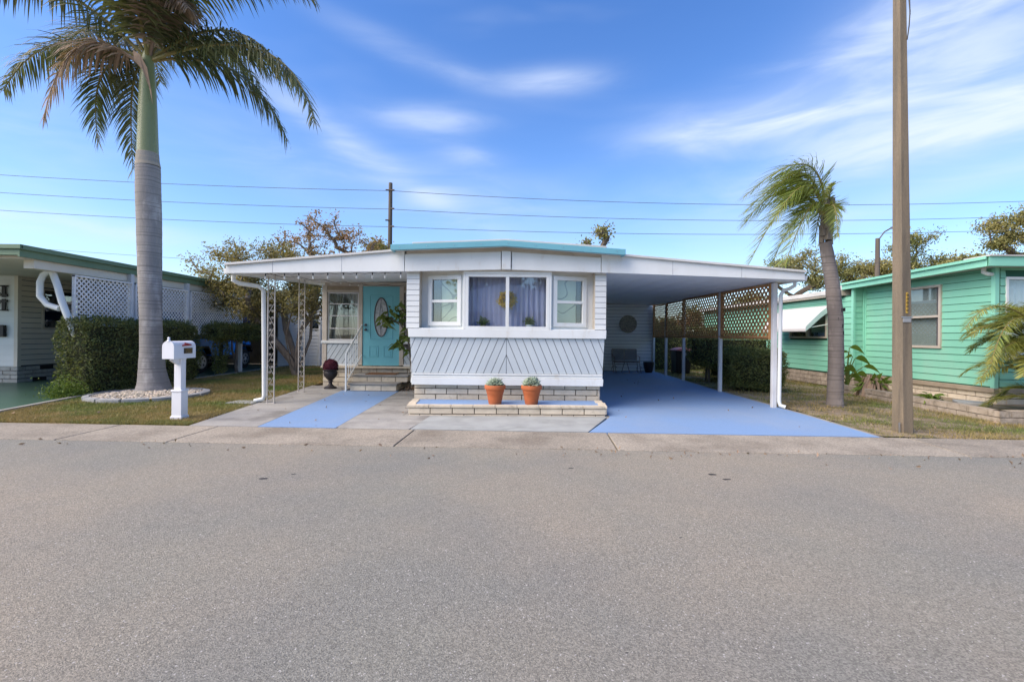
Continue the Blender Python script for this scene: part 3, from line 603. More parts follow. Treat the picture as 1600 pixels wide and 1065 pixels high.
pts = [(cx+rx*math.cos(a), 11.958, cz+rz*math.sin(a)) for a in np.linspace(0, 2*pi, 41)]
MB().tube(pts, .014, 8).build('oval_trim', 'joint_dark', DR, smooth=True)
mk('oval', (.33, .34, .37), (.2, .21, .24), 14, .12, .3, 30, spec=.9)
MB().extr([(cx+(rx-.01)*math.cos(a), 11.972, cz+(rz-.01)*math.sin(a)) for a in np.linspace(0, 2*pi, 40, endpoint=False)], (0, -.006, 0)).build('oval_glass', 'oval', DR)
MB().tube([(cx, 11.962, cz-.46), (cx-.05, 11.962, cz), (cx, 11.962, cz+.46)], .005, 5).tube([(cx, 11.962, cz-.3), (cx+.08, 11.962, cz), (cx, 11.962, cz+.3)], .005, 5).build('leading', 'joint_dark', DR)
for z in (1.47, 1.60):
    m = MB(); m.tube([(-3.80, 11.975, z), (-3.80, 11.95, z), (-3.80, 11.945, z), (-3.80, 11.91, z), (-3.80, 11.90, z)], [.032, .032, .014, .026, .012], 12); m.build('door_handle', 'joint_dark', DR, smooth=True)
# carport back wall with the storage room
wallh(H, 'joint_soft', (1.7, 17.98), FX, FN, 3.82, 0, 2.72, (), th=.1, name='storage_wall')
lap(H, 'white_vinyl_lifted', (1.7, 17.98), FX, FN, 3.80, .02, 2.64, .131, gap=.012)
MB().box(1.75, 5.5, 17.93, 18.0, 2.615, 2.67).build('trim_board', 'cream_trim', H); MB().box(5.47, 5.56, 17.92, 20.5, 0, 2.66).build('corner_post', 'post_white', H)
MB().box(5.30, 5.55, 18.0, 20.5, 0, 2.6).build('storage_side', 'white_vinyl', H)
# carport posts and near corner post
for (x, y, zt2, w) in ((5.09, 8.95, 2.43, .085), (5.20, 11.50, 2.50, .08), (5.33, 14.30, 2.53, .08), (5.40, 16.15, 2.56, .08), (5.50, 17.86, 2.56, .07)):
    MB().box(x-w/2, x+w/2, y-w/2, y+w/2, .0, zt2).build('carport_post', 'post_white', H, bevel=.008)
# downspouts
MB().tube([(-5.22, 8.62, 2.44), (-5.22, 8.62, 2.34), (-5.16, 8.70, 2.29), (-4.90, 8.88, 2.26), (-4.82, 8.93, 2.18), (-4.80, 8.95, .16), (-4.82, 8.95, .08), (-4.98, 8.93, .045)], .042, 10).build('downspout', 'white_trim', H, smooth=True)
MB().tube([(5.36, 8.75, 2.44), (5.36, 8.75, 2.36), (5.28, 8.80, 2.30), (5.20, 8.84, 2.28), (5.165, 8.87, 2.18), (5.16, 8.88, .14), (5.17, 8.86, .07), (5.24, 8.80, .045)], .036, 10).build('downspout', 'white_trim', H, smooth=True)
MB().tube([(5.238, 8.80, .046), (5.245, 8.797, .045)], .031, 10).build('spout_opening', 'black', H)
# wrought iron porch columns: two flat bars and scrolls between
def column(x, y, zt2):
    c = MB().box(x-.072, x-.058, y-.012, y+.012, .0, zt2).box(x+.058, x+.072, y-.012, y+.012, .0, zt2).box(x-.085, x+.085, y-.03, y+.03, .014, .024).build('porch_column', 'wrought_cream', H)
    z = .10; k = 0
    while z < zt2-.2:
        m = MB(); s = 1 if k % 2 else -1; zc = z+.09
        m.tube([(x-s*.05, y, z), (x+s*.048, y, z+.18)], .0045, 5)
        for q in (-1, 1):
            ctr = (x+s*q*-.022, y, zc+q*.052); p = []
            for i in range(12): a = i/11*1.6*2*pi; r = .028*(1-i/15); p.append((ctr[0]+r*math.cos(a)*s*q, y, ctr[2]+r*math.sin(a)))
            m.tube(p, .0035, 4)
        m.build('scroll', 'wrought_cream', c); z += .235; k += 1
column(-4.62, 8.84, 2.50); column(-4.84, 10.6, 2.62)

# lattice screens ----------------------------------------------------
def lattice(parent, mat, x, y0, y1, zlo, zh0, zh1, pitch, sw, name='lattice_panel', yslope=0., th=.012, frame=.045):
    """diagonal slats in the plane x=const, clipped to a quadrilateral panel"""
    mb = MB(); Ly = y1-y0; hh = max(zh0, zh1)-zlo
    def inside(): return [(-1, 0, 0), (1, 0, Ly), (0, -1, -zlo), (-(zh1-zh0)/Ly, 1, zh0)]
    for lay, s in ((0, 1), (1, -1)):
        k = -int(hh/pitch)-1
        while k*pitch < Ly+hh:
            a = k*pitch; pol = [(a, zlo), (a+sw, zlo), (a+sw+s*hh, zlo+hh), (a+s*hh, zlo+hh)]
            pol = clip2(pol, inside())
            if len(pol) > 2: mb.extr([(x+lay*th+yslope*p[0], y0+p[0], p[1]) for p in pol], (th, 0, 0))
            k += 1
    o = mb.build(name, mat, parent)
    o['kind'] = 'stuff'
    if frame:
        m = MB(); xx0, xx1 = x-.02, x+.045
        for yy, zz in ((y0, zh0), (y1-frame, zh1)): m.hexa([(xx0+yslope*(yy-y0), yy, zlo), (xx1+yslope*(yy-y0), yy, zlo), (xx1+yslope*(yy-y0), yy+frame, zlo), (xx0+yslope*(yy-y0), yy+frame, zlo)], [(xx0+yslope*(yy-y0), yy, zz), (xx1+yslope*(yy-y0), yy, zz), (xx1+yslope*(yy-y0), yy+frame, zz), (xx0+yslope*(yy-y0), yy+frame, zz)])
        for za, zb3 in ((zlo-.02, zlo-.02), (zh0-.03, zh1-.03)): m.hexa([(xx0-.005, y0, za), (xx1+.005, y0, za), (xx1+.005+yslope*Ly, y1, zb3), (xx0-.005+yslope*Ly, y1, zb3)], [(xx0-.005, y0, za+frame), (xx1+.005, y0, za+frame), (xx1+.005+yslope*Ly, y1, zb3+frame), (xx0-.005+yslope*Ly, y1, zb3+frame)])
        m.build('lattice_frame', mat, parent)
    return o
LS = thing('lattice_screen', 'brown stained wooden lattice screen along the right side of the blue carport', 'lattice', (5.2, 13, 1.34))
for a, b, x in ((9.01, 11.46, 5.115), (11.54, 14.26, 5.18), (14.34, 16.11, 5.32), (16.2, 17.8, 5.40)):
    lattice(LS, 'brown_lattice', x, a, b, 1.36, 2.41+.018*(a-8.4), 2.41+.018*(b-8.4), .15, .052, yslope=.035)
for a, b, x in ((9.05, 11.4, 5.06), (11.6, 14.2, 5.14), (14.4, 16.0, 5.28)): MB().hexa([(x-.02, a, 1.37), (x, a, 1.37), (x+.07, b, 1.37), (x+.05, b, 1.37)], [(x-.02, a, 1.40), (x, a, 1.40), (x+.07, b, 1.40), (x+.05, b, 1.40)]).build('rail', 'brown_lattice', LS)
MB().box(5.04, 5.075, 9.0, 9.06, 1.33, 2.42).build('end_board', 'brown_lattice', LS)

# steps, mat, handrail, urn ------------------------------------------
ST = thing('brick_steps', 'two cream brick entry steps with pale treads below the turquoise door', 'steps', (-3.2, 11.3, 0))
MB().box(-3.80, -2.74, 10.90, 11.85, .015, .155).box(-3.88, -2.58, 11.34, 11.85, .155, .315).build('core', 'mortar', ST)
bricks(ST, 'cream_brick', (-3.82, 10.88), FX, FN, 1.10, .018, 1, .37, .14, .015, .05); bricks(ST, 'cream_brick', (-3.90, 11.32), FX, FN, 1.34, .185, 1, .35, .135, .015, .05)
bricks(ST, 'cream_brick', (-2.72, 10.88), (0, 1), (1, 0), .95, .018, 1, .37, .14, .015, .05, start=1); bricks(ST, 'cream_brick', (-2.56, 11.32), (0, 1), (1, 0), .52, .185, 1, .35, .135, .015, .05)
MB().box(-3.86, -2.70, 10.85, 11.36, .158, .195).build('tread', 'concrete', ST, bevel=.008); MB().box(-3.93, -2.53, 11.29, 11.86, .322, .362).build('tread', 'concrete', ST, bevel=.008)
tag(MB().box(-3.62, -2.86, 11.36, 11.80, .364, .378).build('door_mat', 'door_mat', bevel=.004), 'orange brown doormat lying on the upper entry step', 'doormat')
HR = thing('handrail', 'white metal handrail rising from the walk to the entry wall left of the door', 'handrail', (-3.88, 10.8, 0))
MB().box(-3.90, -3.865, 10.78, 10.815, .014, .90).build('post', 'white_trim', HR, bevel=.004)
MB().tube([(-3.882, 10.80, .88), (-3.882, 11.94, 1.60)], .02, 6).tube([(-3.882, 10.80, .22), (-3.882, 11.94, .82)], .012, 6).build('rail', 'white_trim', HR)
for k in range(1, 7): y = 10.80+k*.165; MB().tube([(-3.882, y, .22+.526*(y-10.8)), (-3.882, y, .88+.632*(y-10.8))], .008, 5).build('baluster', 'white_trim', HR)
U = thing('urn', 'dark pedestal urn topped with a purple ball beside the entry steps', 'urn', (-4.46, 11.35, .014))
MB().lathe([(.15, 0), (.15, .03), (.09, .06), (.045, .11), (.04, .15), (.075, .17), (.05, .2), (.10, .25), (.155, .32), (.165, .40), (.15, .43), (.185, .45), (.185, .47)], (-4.46, 11.35, .014), 20).build('bowl', 'urn_metal', U, smooth=True)
MB().lathe([(.165*math.cos(a)+.002, .165*math.sin(a)) for a in np.linspace(-.7, 1.57, 12)], (-4.46, 11.35, .56), 24).build('ball', 'purple_ball', U, smooth=True)
ub = RNG.normal(size=(1500, 3)); ub = unit(ub)*.165; V, F = leaves(ub+np.array([-4.46, 11.35, .56]), .022, 0, .8, unit(ub)*2); o = npmesh('petals', V, F, 'purple_ball', U)
# string lights
SL = thing('string_lights', 'string of clear bulbs hung below the edge of the left porch roof', 'string lights', (-3.5, 8.45, 2.45))
bx = [-4.53, -4.18, -3.92, -3.66, -3.39, -3.10, -2.86, -2.57, -2.34, -2.05][::1]
p = []
for k, x in enumerate(bx):
    p.append((x, 8.45, float(zbf(x))-.005))
    if k < len(bx)-1: xm = (x+bx[k+1])/2; p.append((xm, 8.45, float(zbf(xm))-.02))
MB().tube(p, .005, 4).build('cord', 'black', SL)
q = [(-4.53, 8.45, 2.44)]
for k in range(18): t = k/17; q.append((-4.5+.62*t, 8.5+3.4*t, 2.47+.2*t-.05*abs(math.sin(t*4*pi))))
for k in range(14): t = k/13; q.append((-3.88+1.7*t, 11.93, 2.645-.03*abs(math.sin(t*3*pi))))
MB().tube(q, .005, 4).build('cord', 'black', SL)
for x in bx:
    z = float(zbf(x)); s = MB().lathe([(.011, -.045), (.011, 0)], (x, 8.45, z-.0), 8).build('socket', 'black', SL)
    MB().lathe([(.004, -.115), (.016, -.10), (.020, -.08), (.012, -.055), (.010, -.045)], (x, 8.45, z), 10).build('bulb', 'bulb_glass', SL, smooth=True)
for k in range(1, 18, 2): a = q[k]; MB().lathe([(.004, -.06), (.014, -.045), (.01, -.01)], a, 8).build('bulb', 'bulb_glass', SL, smooth=True)

# planter and pots ----------------------------------------------------
PL = thing('brick_planter', 'low cream brick bed with blue painted top below the front windows', 'planter', (-.07, 8.0, 0))
pf = [(-1.73, 7.70), (1.60, 7.76), (1.66, 8.44), (-1.85, 8.44)]
MB().extr([(-1.70, 7.74, 0), (1.57, 7.80, 0), (1.60, 8.56, 0), (-1.80, 8.56, 0)], (0, 0, .135)).build('core', 'mortar', PL)
MB().extr([(-1.60, 7.82, .135), (1.50, 7.88, .135), (1.62, 8.51, .135), (-1.80, 8.51, .135)], (0, 0, .035)).build('blue_top', 'blue_paint', PL)
du = Vector((3.33, .06)).normalized()
bricks(PL, 'cream_brick', (-1.73, 7.712), tuple(du), (du[1], -du[0]), 3.33, .035, 1, .37, .105, .015, .05)
bricks(PL, 'cream_brick', (-1.72, 7.718), tuple(du), (du[1], -du[0]), 3.31, -.055, 1, .37, .09, .015, .05, start=1)
dr = Vector((.04, .74)).normalized(); bricks(PL, 'cream_brick', (1.61, 7.77), tuple(dr), (dr[1], -dr[0]), .76, .035, 1, .37, .105, .015, .05)
x = 0
while x < 3.36: # cap bricks along the front
    L = min(.37, 3.37-x); MB().lbox((-1.75, 7.69), tuple(du), (du[1], -du[0]), x+.003, x+L-.004, -.13, .0, .142, .185).build('cap_brick', 'cream_brick', PL, bevel=.005); x += .37
for k in range(2): MB().hexa([(1.49+.01, 7.89+k*.31, .142), (1.63, 7.89+k*.31, .142), (1.66, 8.19+k*.31, .142), (1.53, 8.19+k*.31, .142)], [(1.50, 7.89+k*.31, .183), (1.63, 7.89+k*.31, .183), (1.66, 8.19+k*.31, .183), (1.53, 8.19+k*.31, .183)]).build('cap_brick', 'cream_brick', PL, bevel=.004)
for k in range(2): MB().hexa([(-1.76-.02*k, 7.83+k*.32, .142), (-1.63-.02*k, 7.83+k*.32, .142), (-1.66-.02*k, 8.14+k*.32, .142), (-1.79-.02*k, 8.14+k*.32, .142)], [(-1.76-.02*k, 7.83+k*.32, .183), (-1.63-.02*k, 7.83+k*.32, .183), (-1.66-.02*k, 8.14+k*.32, .183), (-1.79-.02*k, 8.14+k*.32, .183)]).build('cap_brick', 'cream_brick', PL, bevel=.004)
def pot(x, y, lab, seed, pale, hh):
    t = thing('potted_succulent', lab, 'potted plant', (x, y, .17), 'terracotta pots on the blue planter top')
    MB().lathe([(.108, 0), (.112, .01), (.128, .10), (.140, .17), (.143, .175), (.150, .20), (.152, .205), (.160, .255), (.178, .258), (.184, .275), (.184, .315), (.178, .33), (.160, .33), (.158, .29), (.0, .285)], (x, y, .17), 32).build('pot', 'terracotta', t, smooth=True)
    MB().lathe([(.157, .288), (.09, .30), (.0, .305)], (x, y, .17), 16).build('soil', 'pot_soil', t)
    r2 = np.random.default_rng(seed); n = 420; Vs = []; Fs = []; b = 0
    for i in range(n):
        a = r2.uniform(0, 2*pi); ph = math.acos(r2.uniform(.05, 1)); d = Vector((math.sin(ph)*math.cos(a), math.sin(ph)*math.sin(a), math.cos(ph)))
        base = Vector((x, y, .17+.29))+Vector((d.x*.115, d.y*.115, d.z*(hh-.06))); tip = base+d*r2.uniform(.035, .06)+Vector((r2.normal()*.02, r2.normal()*.02, r2.normal()*.012)); s = d.cross(Vector((r2.normal(), r2.normal(), r2.normal()))).normalized()*.011; u = d.cross(s).normalized()*.006
        Vs += [base-s, base+s, base+u, (base+tip)/2-s*1.1, (base+tip)/2+s*1.1, (base+tip)/2+u*1.6, tip]; Fs += [(b, b+3, b+5), (b, b+5, b+2), (b+2, b+5, b+4), (b+2, b+4, b+1), (b+1, b+4, b+3), (b+1, b+3, b), (b+3, b+6, b+5), (b+5, b+6, b+4), (b+4, b+6, b+3)]; b += 7
    npmesh('foliage', [tuple(v) for v in Vs], Fs, 'succulent', t)
pot(-.285, 8.02, 'left terracotta pot of long leaved grey green succulent, mound slightly lower', 3, 0, .17)
pot(.35, 8.04, 'right terracotta pot of compact grey green succulent, mound slightly higher', 4, 1, .20)

# plant by the door
VP = thing('climbing_plant', 'tall broad leaved green plant growing between entry steps and front room', 'plant', (-2.40, 11.2, 0))
stm = [[(-2.40, 11.2, 0), (-2.42, 11.15, .5), (-2.46, 11.1, 1.0), (-2.50, 11.0, 1.35), (-2.66, 10.95, 1.62), (-2.9, 10.9, 1.75)], [(-2.46, 11.1, 1.0), (-2.62, 11.05, 1.12)], [(-2.50, 11.0, 1.35), (-2.50, 10.95, 1.8), (-2.62, 10.9, 2.02)]]
m = MB(); [m.tube(s, [.03-.003*i for i in range(len(s))], 7) for s in stm]; m.build('stem', 'bark_grey', VP, smooth=True)
def broadleaf(mb, base, d, L, w, droop=.25, rl=None):
    d = Vector(d).normalized(); s = d.cross(Vector((0, 0, 1))); s = (s if s.length > .1 else Vector((1, 0, 0))).normalized(); ro = rnd.uniform(-1.2, 1.2) if rl is None else rl; s = s*math.cos(ro)+d.cross(s)*math.sin(ro); b = len(mb.v); n = 6
    prof = [0, .7, 1, .95, .7, .35, 0]
    for i in range(n+1):
        t = i/n; c = Vector(base)+d*L*t+Vector((0, 0, -droop*L*t*t)); ww = w*prof[i]/2
        mb.v += [tuple(c-s*ww+Vector((0, 0, ww*.35))), tuple(c), tuple(c+s*ww+Vector((0, 0, ww*.35)))]
    for i in range(n):
        a = b+i*3; mb.f += [(a, a+1, a+4, a+3), (a+1, a+2, a+5, a+4)]
for (cx_, cy_, cz_, nn, sp) in ((-2.95, 10.9, 1.72, 34, .17), (-2.68, 10.95, 1.80, 34, .17), (-2.62, 10.9, 2.0, 14, .12), (-2.52, 11.0, 1.55, 12, .1), (-2.68, 11.0, 1.13, 26, .13), (-2.55, 11.0, 1.3, 10, .1), (-2.45, 11.1, .95, 6, .08)):
    for _ in range(nn):
        a = rnd.uniform(0, 2*pi); mbl = MB(); broadleaf(mbl, (cx_+rnd.gauss(0, sp*.6), cy_+rnd.gauss(0, sp*.5), cz_+rnd.gauss(0, sp*.5)), (math.cos(a), math.sin(a), rnd.uniform(-.3, .5)), rnd.uniform(.15, .24), rnd.uniform(.075, .11), .5); mbl.build('leaf', 'green_leaf', VP, smooth=True)
tag(npmesh('leaf_litter', *leaves(np.array([(rnd.uniform(-2.6, -2.1), rnd.uniform(10.9, 11.5), .02+rnd.random()*.02) for _ in range(180)]), .07), 'dead_leaf'), 'brown fallen leaves at the foot of the plant beside the steps', 'leaf litter', kind='stuff')

# carport contents ------------------------------------------------------
BN = thing('garden_bench', 'old two seat metal glider bench against the carport back wall', 'bench', (4.3, 17.2, 0))
bm = MB(); X, Y0, Y1 = (3.80, 4.72), 17.0, 17.45
for x in X:
    bm.tube([(x, Y1+.05, .88), (x, Y1, .45), (x, Y0, .42)], .016, 6).tube([(x, Y0, .42), (x, Y0+.02, .62), (x, Y1+.02, .66)], .014, 6)
bm.tube([(3.80, Y1+.05, .88), (4.72, Y1+.05, .88)], .016, 6).tube([(3.80, Y0, .42), (4.72, Y0, .42)], .018, 6).tube([(4.26, Y1+.05, .88), (4.26, Y1, .45)], .012, 6)
bm.build('frame', 'bench_frame', BN)
for a, b in ((3.83, 4.24), (4.28, 4.70)):
    MB().hexa([(a, Y1-.005, .47), (b, Y1-.005, .47), (b, Y1+.02, .47), (a, Y1+.02, .47)], [(a, Y1+.035, .86), (b, Y1+.035, .86), (b, Y1+.06, .86), (a, Y1+.06, .86)]).build('backrest', 'bench_cloth', BN); MB().box(a, b, Y0+.02, Y1-.01, .42, .46).build('seat', 'bench_cloth', BN, bevel=.01)
for x in (3.80, 4.26, 4.72):
    for s in (-1, 1): MB().tube([(x, 17.22+s*.15, .42), (x+(.06 if x != 4.26 else -.1*s), 17.22+s*.22, .014)], .012, 6).build('leg', 'bench_frame', BN)
    if x != 4.26: MB().tube([(x+.10*math.cos(a), 17.05, .16+.12*math.sin(a)) for a in np.linspace(.3, 5.2, 14)], .008, 5).build('scroll', 'bench_frame', BN)
MB().tube([(3.8, 17.05, .34), (4.72, 17.05, .34)], .012, 6).build('stretcher', 'bench_frame', BN)
t = thing('planter_urn', 'dark ribbed planter pot on the carport floor beside the bench', 'pot', (5.17, 17.4, .016))
MB().lathe([(.12, 0), (.13, .02), (.18, .2), (.20, .36), (.20, .40), (.17, .40), (.16, .3), (0, .29)], (5.17, 17.4, .016), 20).build('bowl', 'urn_metal', t, smooth=True)
t = thing('wall_medallion', 'round weathered stone coloured medallion on the carport back wall', 'wall decoration', (4.52, 17.95, 2.03))
m = MB()
MB().tube([(4.52, 17.96, 1.855), (4.52, 17.93, 1.855)], [.345, .335], 40).build('disc', 'medallion', t)
for r in (.31, .2, .1): MB().tube([(4.52+r*math.cos(a), 17.925, 1.855+r*math.sin(a)) for a in np.linspace(0, 2*pi, 33)], .012, 5).build('ring', 'medallion', t)
for k in range(12): a = k*pi/6; MB().tube([(4.52+.12*math.cos(a), 17.925, 1.855+.12*math.sin(a)), (4.52+.28*math.cos(a), 17.925, 1.855+.28*math.sin(a))], .011, 5).build('ray', 'medallion', t)
for k, x in enumerate((4.08, 4.42)):
    tag(MB().extr([(x, 16.85, .02), (x+.22, 16.80, .02), (x+.25, 16.95, .02), (x+.08, 17.0, .02)], (0, 0, .012)).build('paving_scrap', 'roof_white'), 'pale flat scrap on the carport floor in front of the %s' % ('bench, left one' if k == 0 else 'bench, right one'), 'flat scrap')
# trash bin
TB = thing('trash_bin', 'black wheeled trash bin with pink lid beyond the carport posts', 'trash bin', (6.25, 17.0, 0))
MB().hexa([(6.0, 16.75, .05), (6.48, 16.75, .05), (6.48, 17.25, .05), (6.0, 17.25, .05)], [(5.95, 16.7, .86), (6.55, 16.7, .86), (6.55, 17.32, .86), (5.95, 17.32, .86)]).build('body', 'bin_black', TB, bevel=.02)
MB().extr([(5.93, 16.66, .87), (6.57, 16.66, .87), (6.56, 16.66, .90), (6.4, 16.66, .96), (6.25, 16.66, .98), (6.1, 16.66, .96), (5.94, 16.66, .90)], (0, .7, 0)).build('lid', 'pink_plastic', TB, bevel=.01)
MB().box(6.17, 6.33, 16.695, 16.70, .70, .80).build('sticker', 'bronze_sheet', TB)
for x in (6.02, 6.42): MB().tube([(x, 17.3, .12), (x+.06, 17.3, .12)], .12, 14).build('wheel', 'tyre', TB)

# ------------------------------------------------------------------ mailbox
MBX = thing('mailbox', 'white mailbox with red flag and number plaque on white square post', 'mailbox', (-5.18, 7.2, 0))
def vbox(w, z0, z1, name='post', bev=.004): MB().box(-5.18-w/2, -5.18+w/2, 7.2-w/2, 7.2+w/2, z0, z1).build(name, 'mail_white', MBX, bevel=bev)
vbox(.108, .42, .95); vbox(.150, .06, .435, 'post_sleeve'); vbox(.178, 0, .062, 'post_foot', .008); vbox(.172, .435, .468, 'post_collar', .01)
MB().extr([(-5.26, 6.965, .955), (-5.09, 6.965, .955)]+[(-5.175+.085*math.cos(a), 6.965, 1.14+.085*math.sin(a)) for a in np.linspace(0, pi, 11)], (0, .455, 0)).build('box', 'mail_white', MBX, smooth=True)
MB().extr([(-5.264, 6.935, .955), (-5.086, 6.935, .955)]+[(-5.175+.089*math.cos(a), 6.935, 1.14+.089*math.sin(a)) for a in np.linspace(0, pi, 11)], (0, .028, 0)).build('door', 'mail_white', MBX, smooth=True)
MB().lathe([(.03, 0), (.018, .02), (.012, .03), (.02, .045), (.012, .06), (.001, .065)], (-5.175, 6.95, 1.222), 12).build('door_knob', 'mail_white', MBX, smooth=True)
MB().box(-5.21, -5.15, 7.02, 7.30, .935, .955).hexa([(-5.20, 7.12, .86), (-5.16, 7.12, .86), (-5.16, 7.15, .86), (-5.20, 7.15, .86)], [(-5.20, 6.98, .935), (-5.16, 6.98, .935), (-5.16, 7.15, .935), (-5.20, 7.15, .935)]).build('bracket', 'mail_white', MBX)
MB().extr([(-5.086, 7.11, 1.145), (-5.086, 7.30, 1.155), (-5.086, 7.30, 1.175), (-5.086, 7.26, 1.18), (-5.086, 7.16, 1.20), (-5.086, 7.16, 1.17), (-5.086, 7.11, 1.165)], (.012, 0, 0)).build('flag', 'flag_red', MBX)
MB().box(-5.089, -5.078, 7.15, 7.33, 1.03, 1.115).build('number_plaque', 'plaque', MBX)
def text(body, size, mat, parent, loc, rot, name='lettering', ext=.002):
    c = bpy.data.curves.new(name, 'FONT'); c.body = body; c.size = size; c.extrude = ext; c.align_x = 'CENTER'; c.align_y = 'CENTER'; c.materials.append(M[mat])
    tmp = bpy.data.objects.new(name, c); me = bpy.data.meshes.new_from_object(tmp); bpy.data.objects.remove(tmp)
    if not me.materials: me.materials.append(M[mat])
    o = bpy.data.objects.new(name, me); COL.objects.link(o); o.rotation_euler = rot
    org = ORG[parent.name]; o.parent = parent; o.location = Vector(loc)-org; return o
text('732', .085, 'gold', MBX, (-5.076, 7.24, 1.072), (pi/2, 0, pi/2))
# utility cover in the lawn
tag(MB().extr([(-5.45, 8.78, .0), (-4.92, 8.74, .0), (-4.93, 9.12, .0), (-5.40, 9.14, .0)], (0, 0, .03)).build('splash_block', 'edging', bevel=.005), 'grey flat concrete block in the grass below the left downspout', 'splash block')

# ------------------------------------------------------------------ royal palm
def fronds(parent, specs, mat, ll, n, w, hang, wind=(0, 0, 0), rr=.03, plum=.5, bare=.1, seg=3, fwd=.55, sd=5):
    r = np.random.default_rng(sd)
    for sp in specs:
        p0, p1, p2 = (np.array(q, float) for q in sp[:3]); m_ = sp[3] if len(sp) > 3 and sp[3] else mat; lf = sp[4] if len(sp) > 4 else 1.
        T = np.linspace(0, 1, 26)[:, None]; C = (1-T)**2*p0+2*T*(1-T)*p1+T*T*p2
        V = []; F = []
        mb = MB(); mb.tube([tuple(c) for c in C], [rr*(1-.85*i/25)+.003 for i in range(26)], 5)
        fr = mb.build('frond', 'rachis' if m_ != 'dead_leaf' else 'dead_leaf', parent)
        t = bare+(1-bare)*np.repeat((np.arange(n)+r.random(n))/n, 2); side = np.tile([-1., 1.], n); N = len(t); tt = t[:, None]
        B = (1-tt)**2*p0+2*tt*(1-tt)*p1+tt*tt*p2; D = unit(2*(1-tt)*(p1-p0)+2*tt*(p2-p1)); up = np.array([0, 0, 1.])
        S = unit(np.cross(D, up)); U = np.cross(S, D)
        d = unit(S*side[:, None]*1.0+D*(fwd+.5*tt)+U*(r.uniform(-plum, plum, (N, 1))+.1)); L = ll*lf*np.minimum(1, .55+1.6*t)*np.minimum(1, .35+1.5*(1.02-t))*(.8+.4*r.random(N)); L = L[:, None]
        wd = np.array(wind); pts = [B]; dd = d
        g = hang*(.7+.6*r.random((N, 1)))
        for k in range(seg):
            dd = unit(dd+np.array([0, 0, -1.])*g+wd); pts.append(pts[-1]+dd*L/seg)
        ws = [w*.5]+[w*(1-.35*k) for k in range(seg-1)]; side_v = unit(D+.2*r.normal(size=(N, 3)))
        rows = []
        for k in range(seg): rows += [pts[k]-side_v*ws[k]*.5, pts[k]+side_v*ws[k]*.5]
        rows.append(pts[seg]); K = len(rows); V = np.stack(rows, 1).reshape(-1, 3); base = np.arange(N)[:, None]*K; f = []
        for k in range(seg-1): a = 2*k; f += [base+np.array([[a, a+1, a+3]]), base+np.array([[a, a+3, a+2]])]
        f.append(base+np.array([[2*seg-2, 2*seg-1, 2*seg]])); npmesh('leaflets', V, np.concatenate(f, 0), m_, fr)
RP = thing('royal_palm', 'tall royal palm with smooth grey trunk and green shaft in white stone ring', 'palm tree', (-7.8, 10.05, 0))
def arr(pr): return [p_[0] for p_ in pr]
tr = [(-7.80, .0, .37), (-7.80, .06, .35), (-7.81, .25, .29), (-7.84, .5, .25), (-7.86, 1.0, .212), (-7.88, 1.6, .203), (-7.90, 2.3, .212), (-7.92, 3.0, .222), (-7.94, 3.8, .230), (-7.965, 4.4, .232), (-7.975, 4.95, .226)]
m = MB(); n_ = 60; pts = []; rad = []
for i in range(n_+1):
    z = 4.95*i/n_; pts.append((float(np.interp(z, [a[1] for a in tr], [a[0] for a in tr])), 10.05, z)); rad.append(float(np.interp(z, [a[1] for a in tr], [a[2] for a in tr]))*(1+.008*math.sin(i*2.4)+.006*rnd.uniform(-1, 1)))
m.tube(pts, rad, 28); m.build('trunk', 'royal_trunk', RP, smooth=True)
m = MB(); m.tube([(-7.975, 10.05, 4.95), (-7.98, 10.05, 5.0), (-7.985, 10.05, 5.1), (-7.985, 10.05, 5.25)], [.228, .226, .212, .202], 28); m.build('trunk_top', 'royal_young', RP, smooth=True)
m = MB(); m.tube([(-7.985, 10.05, 5.25), (-7.99, 10.05, 5.6), (-7.995, 10.05, 6.2), (-8.0, 10.05, 6.8), (-8.0, 10.05, 7.2), (-8.0, 10.05, 7.6)], [.199, .190, .172, .148, .12, .07], 24); m.build('crownshaft', 'shaft_green', RP, smooth=True)
MB().extr([(-8.20, 9.90, 7.40), (-8.02, 9.86, 7.28), (-7.86, 9.86, 7.0), (-7.78, 9.88, 6.5), (-7.77, 9.90, 6.25), (-7.83, 9.88, 6.6), (-7.95, 9.85, 6.95), (-8.14, 9.86, 7.15)], (.01, -.02, 0)).build('dead_sheath', 'dead_leaf', RP)
o0 = (-7.98, 10.05, 7.25)
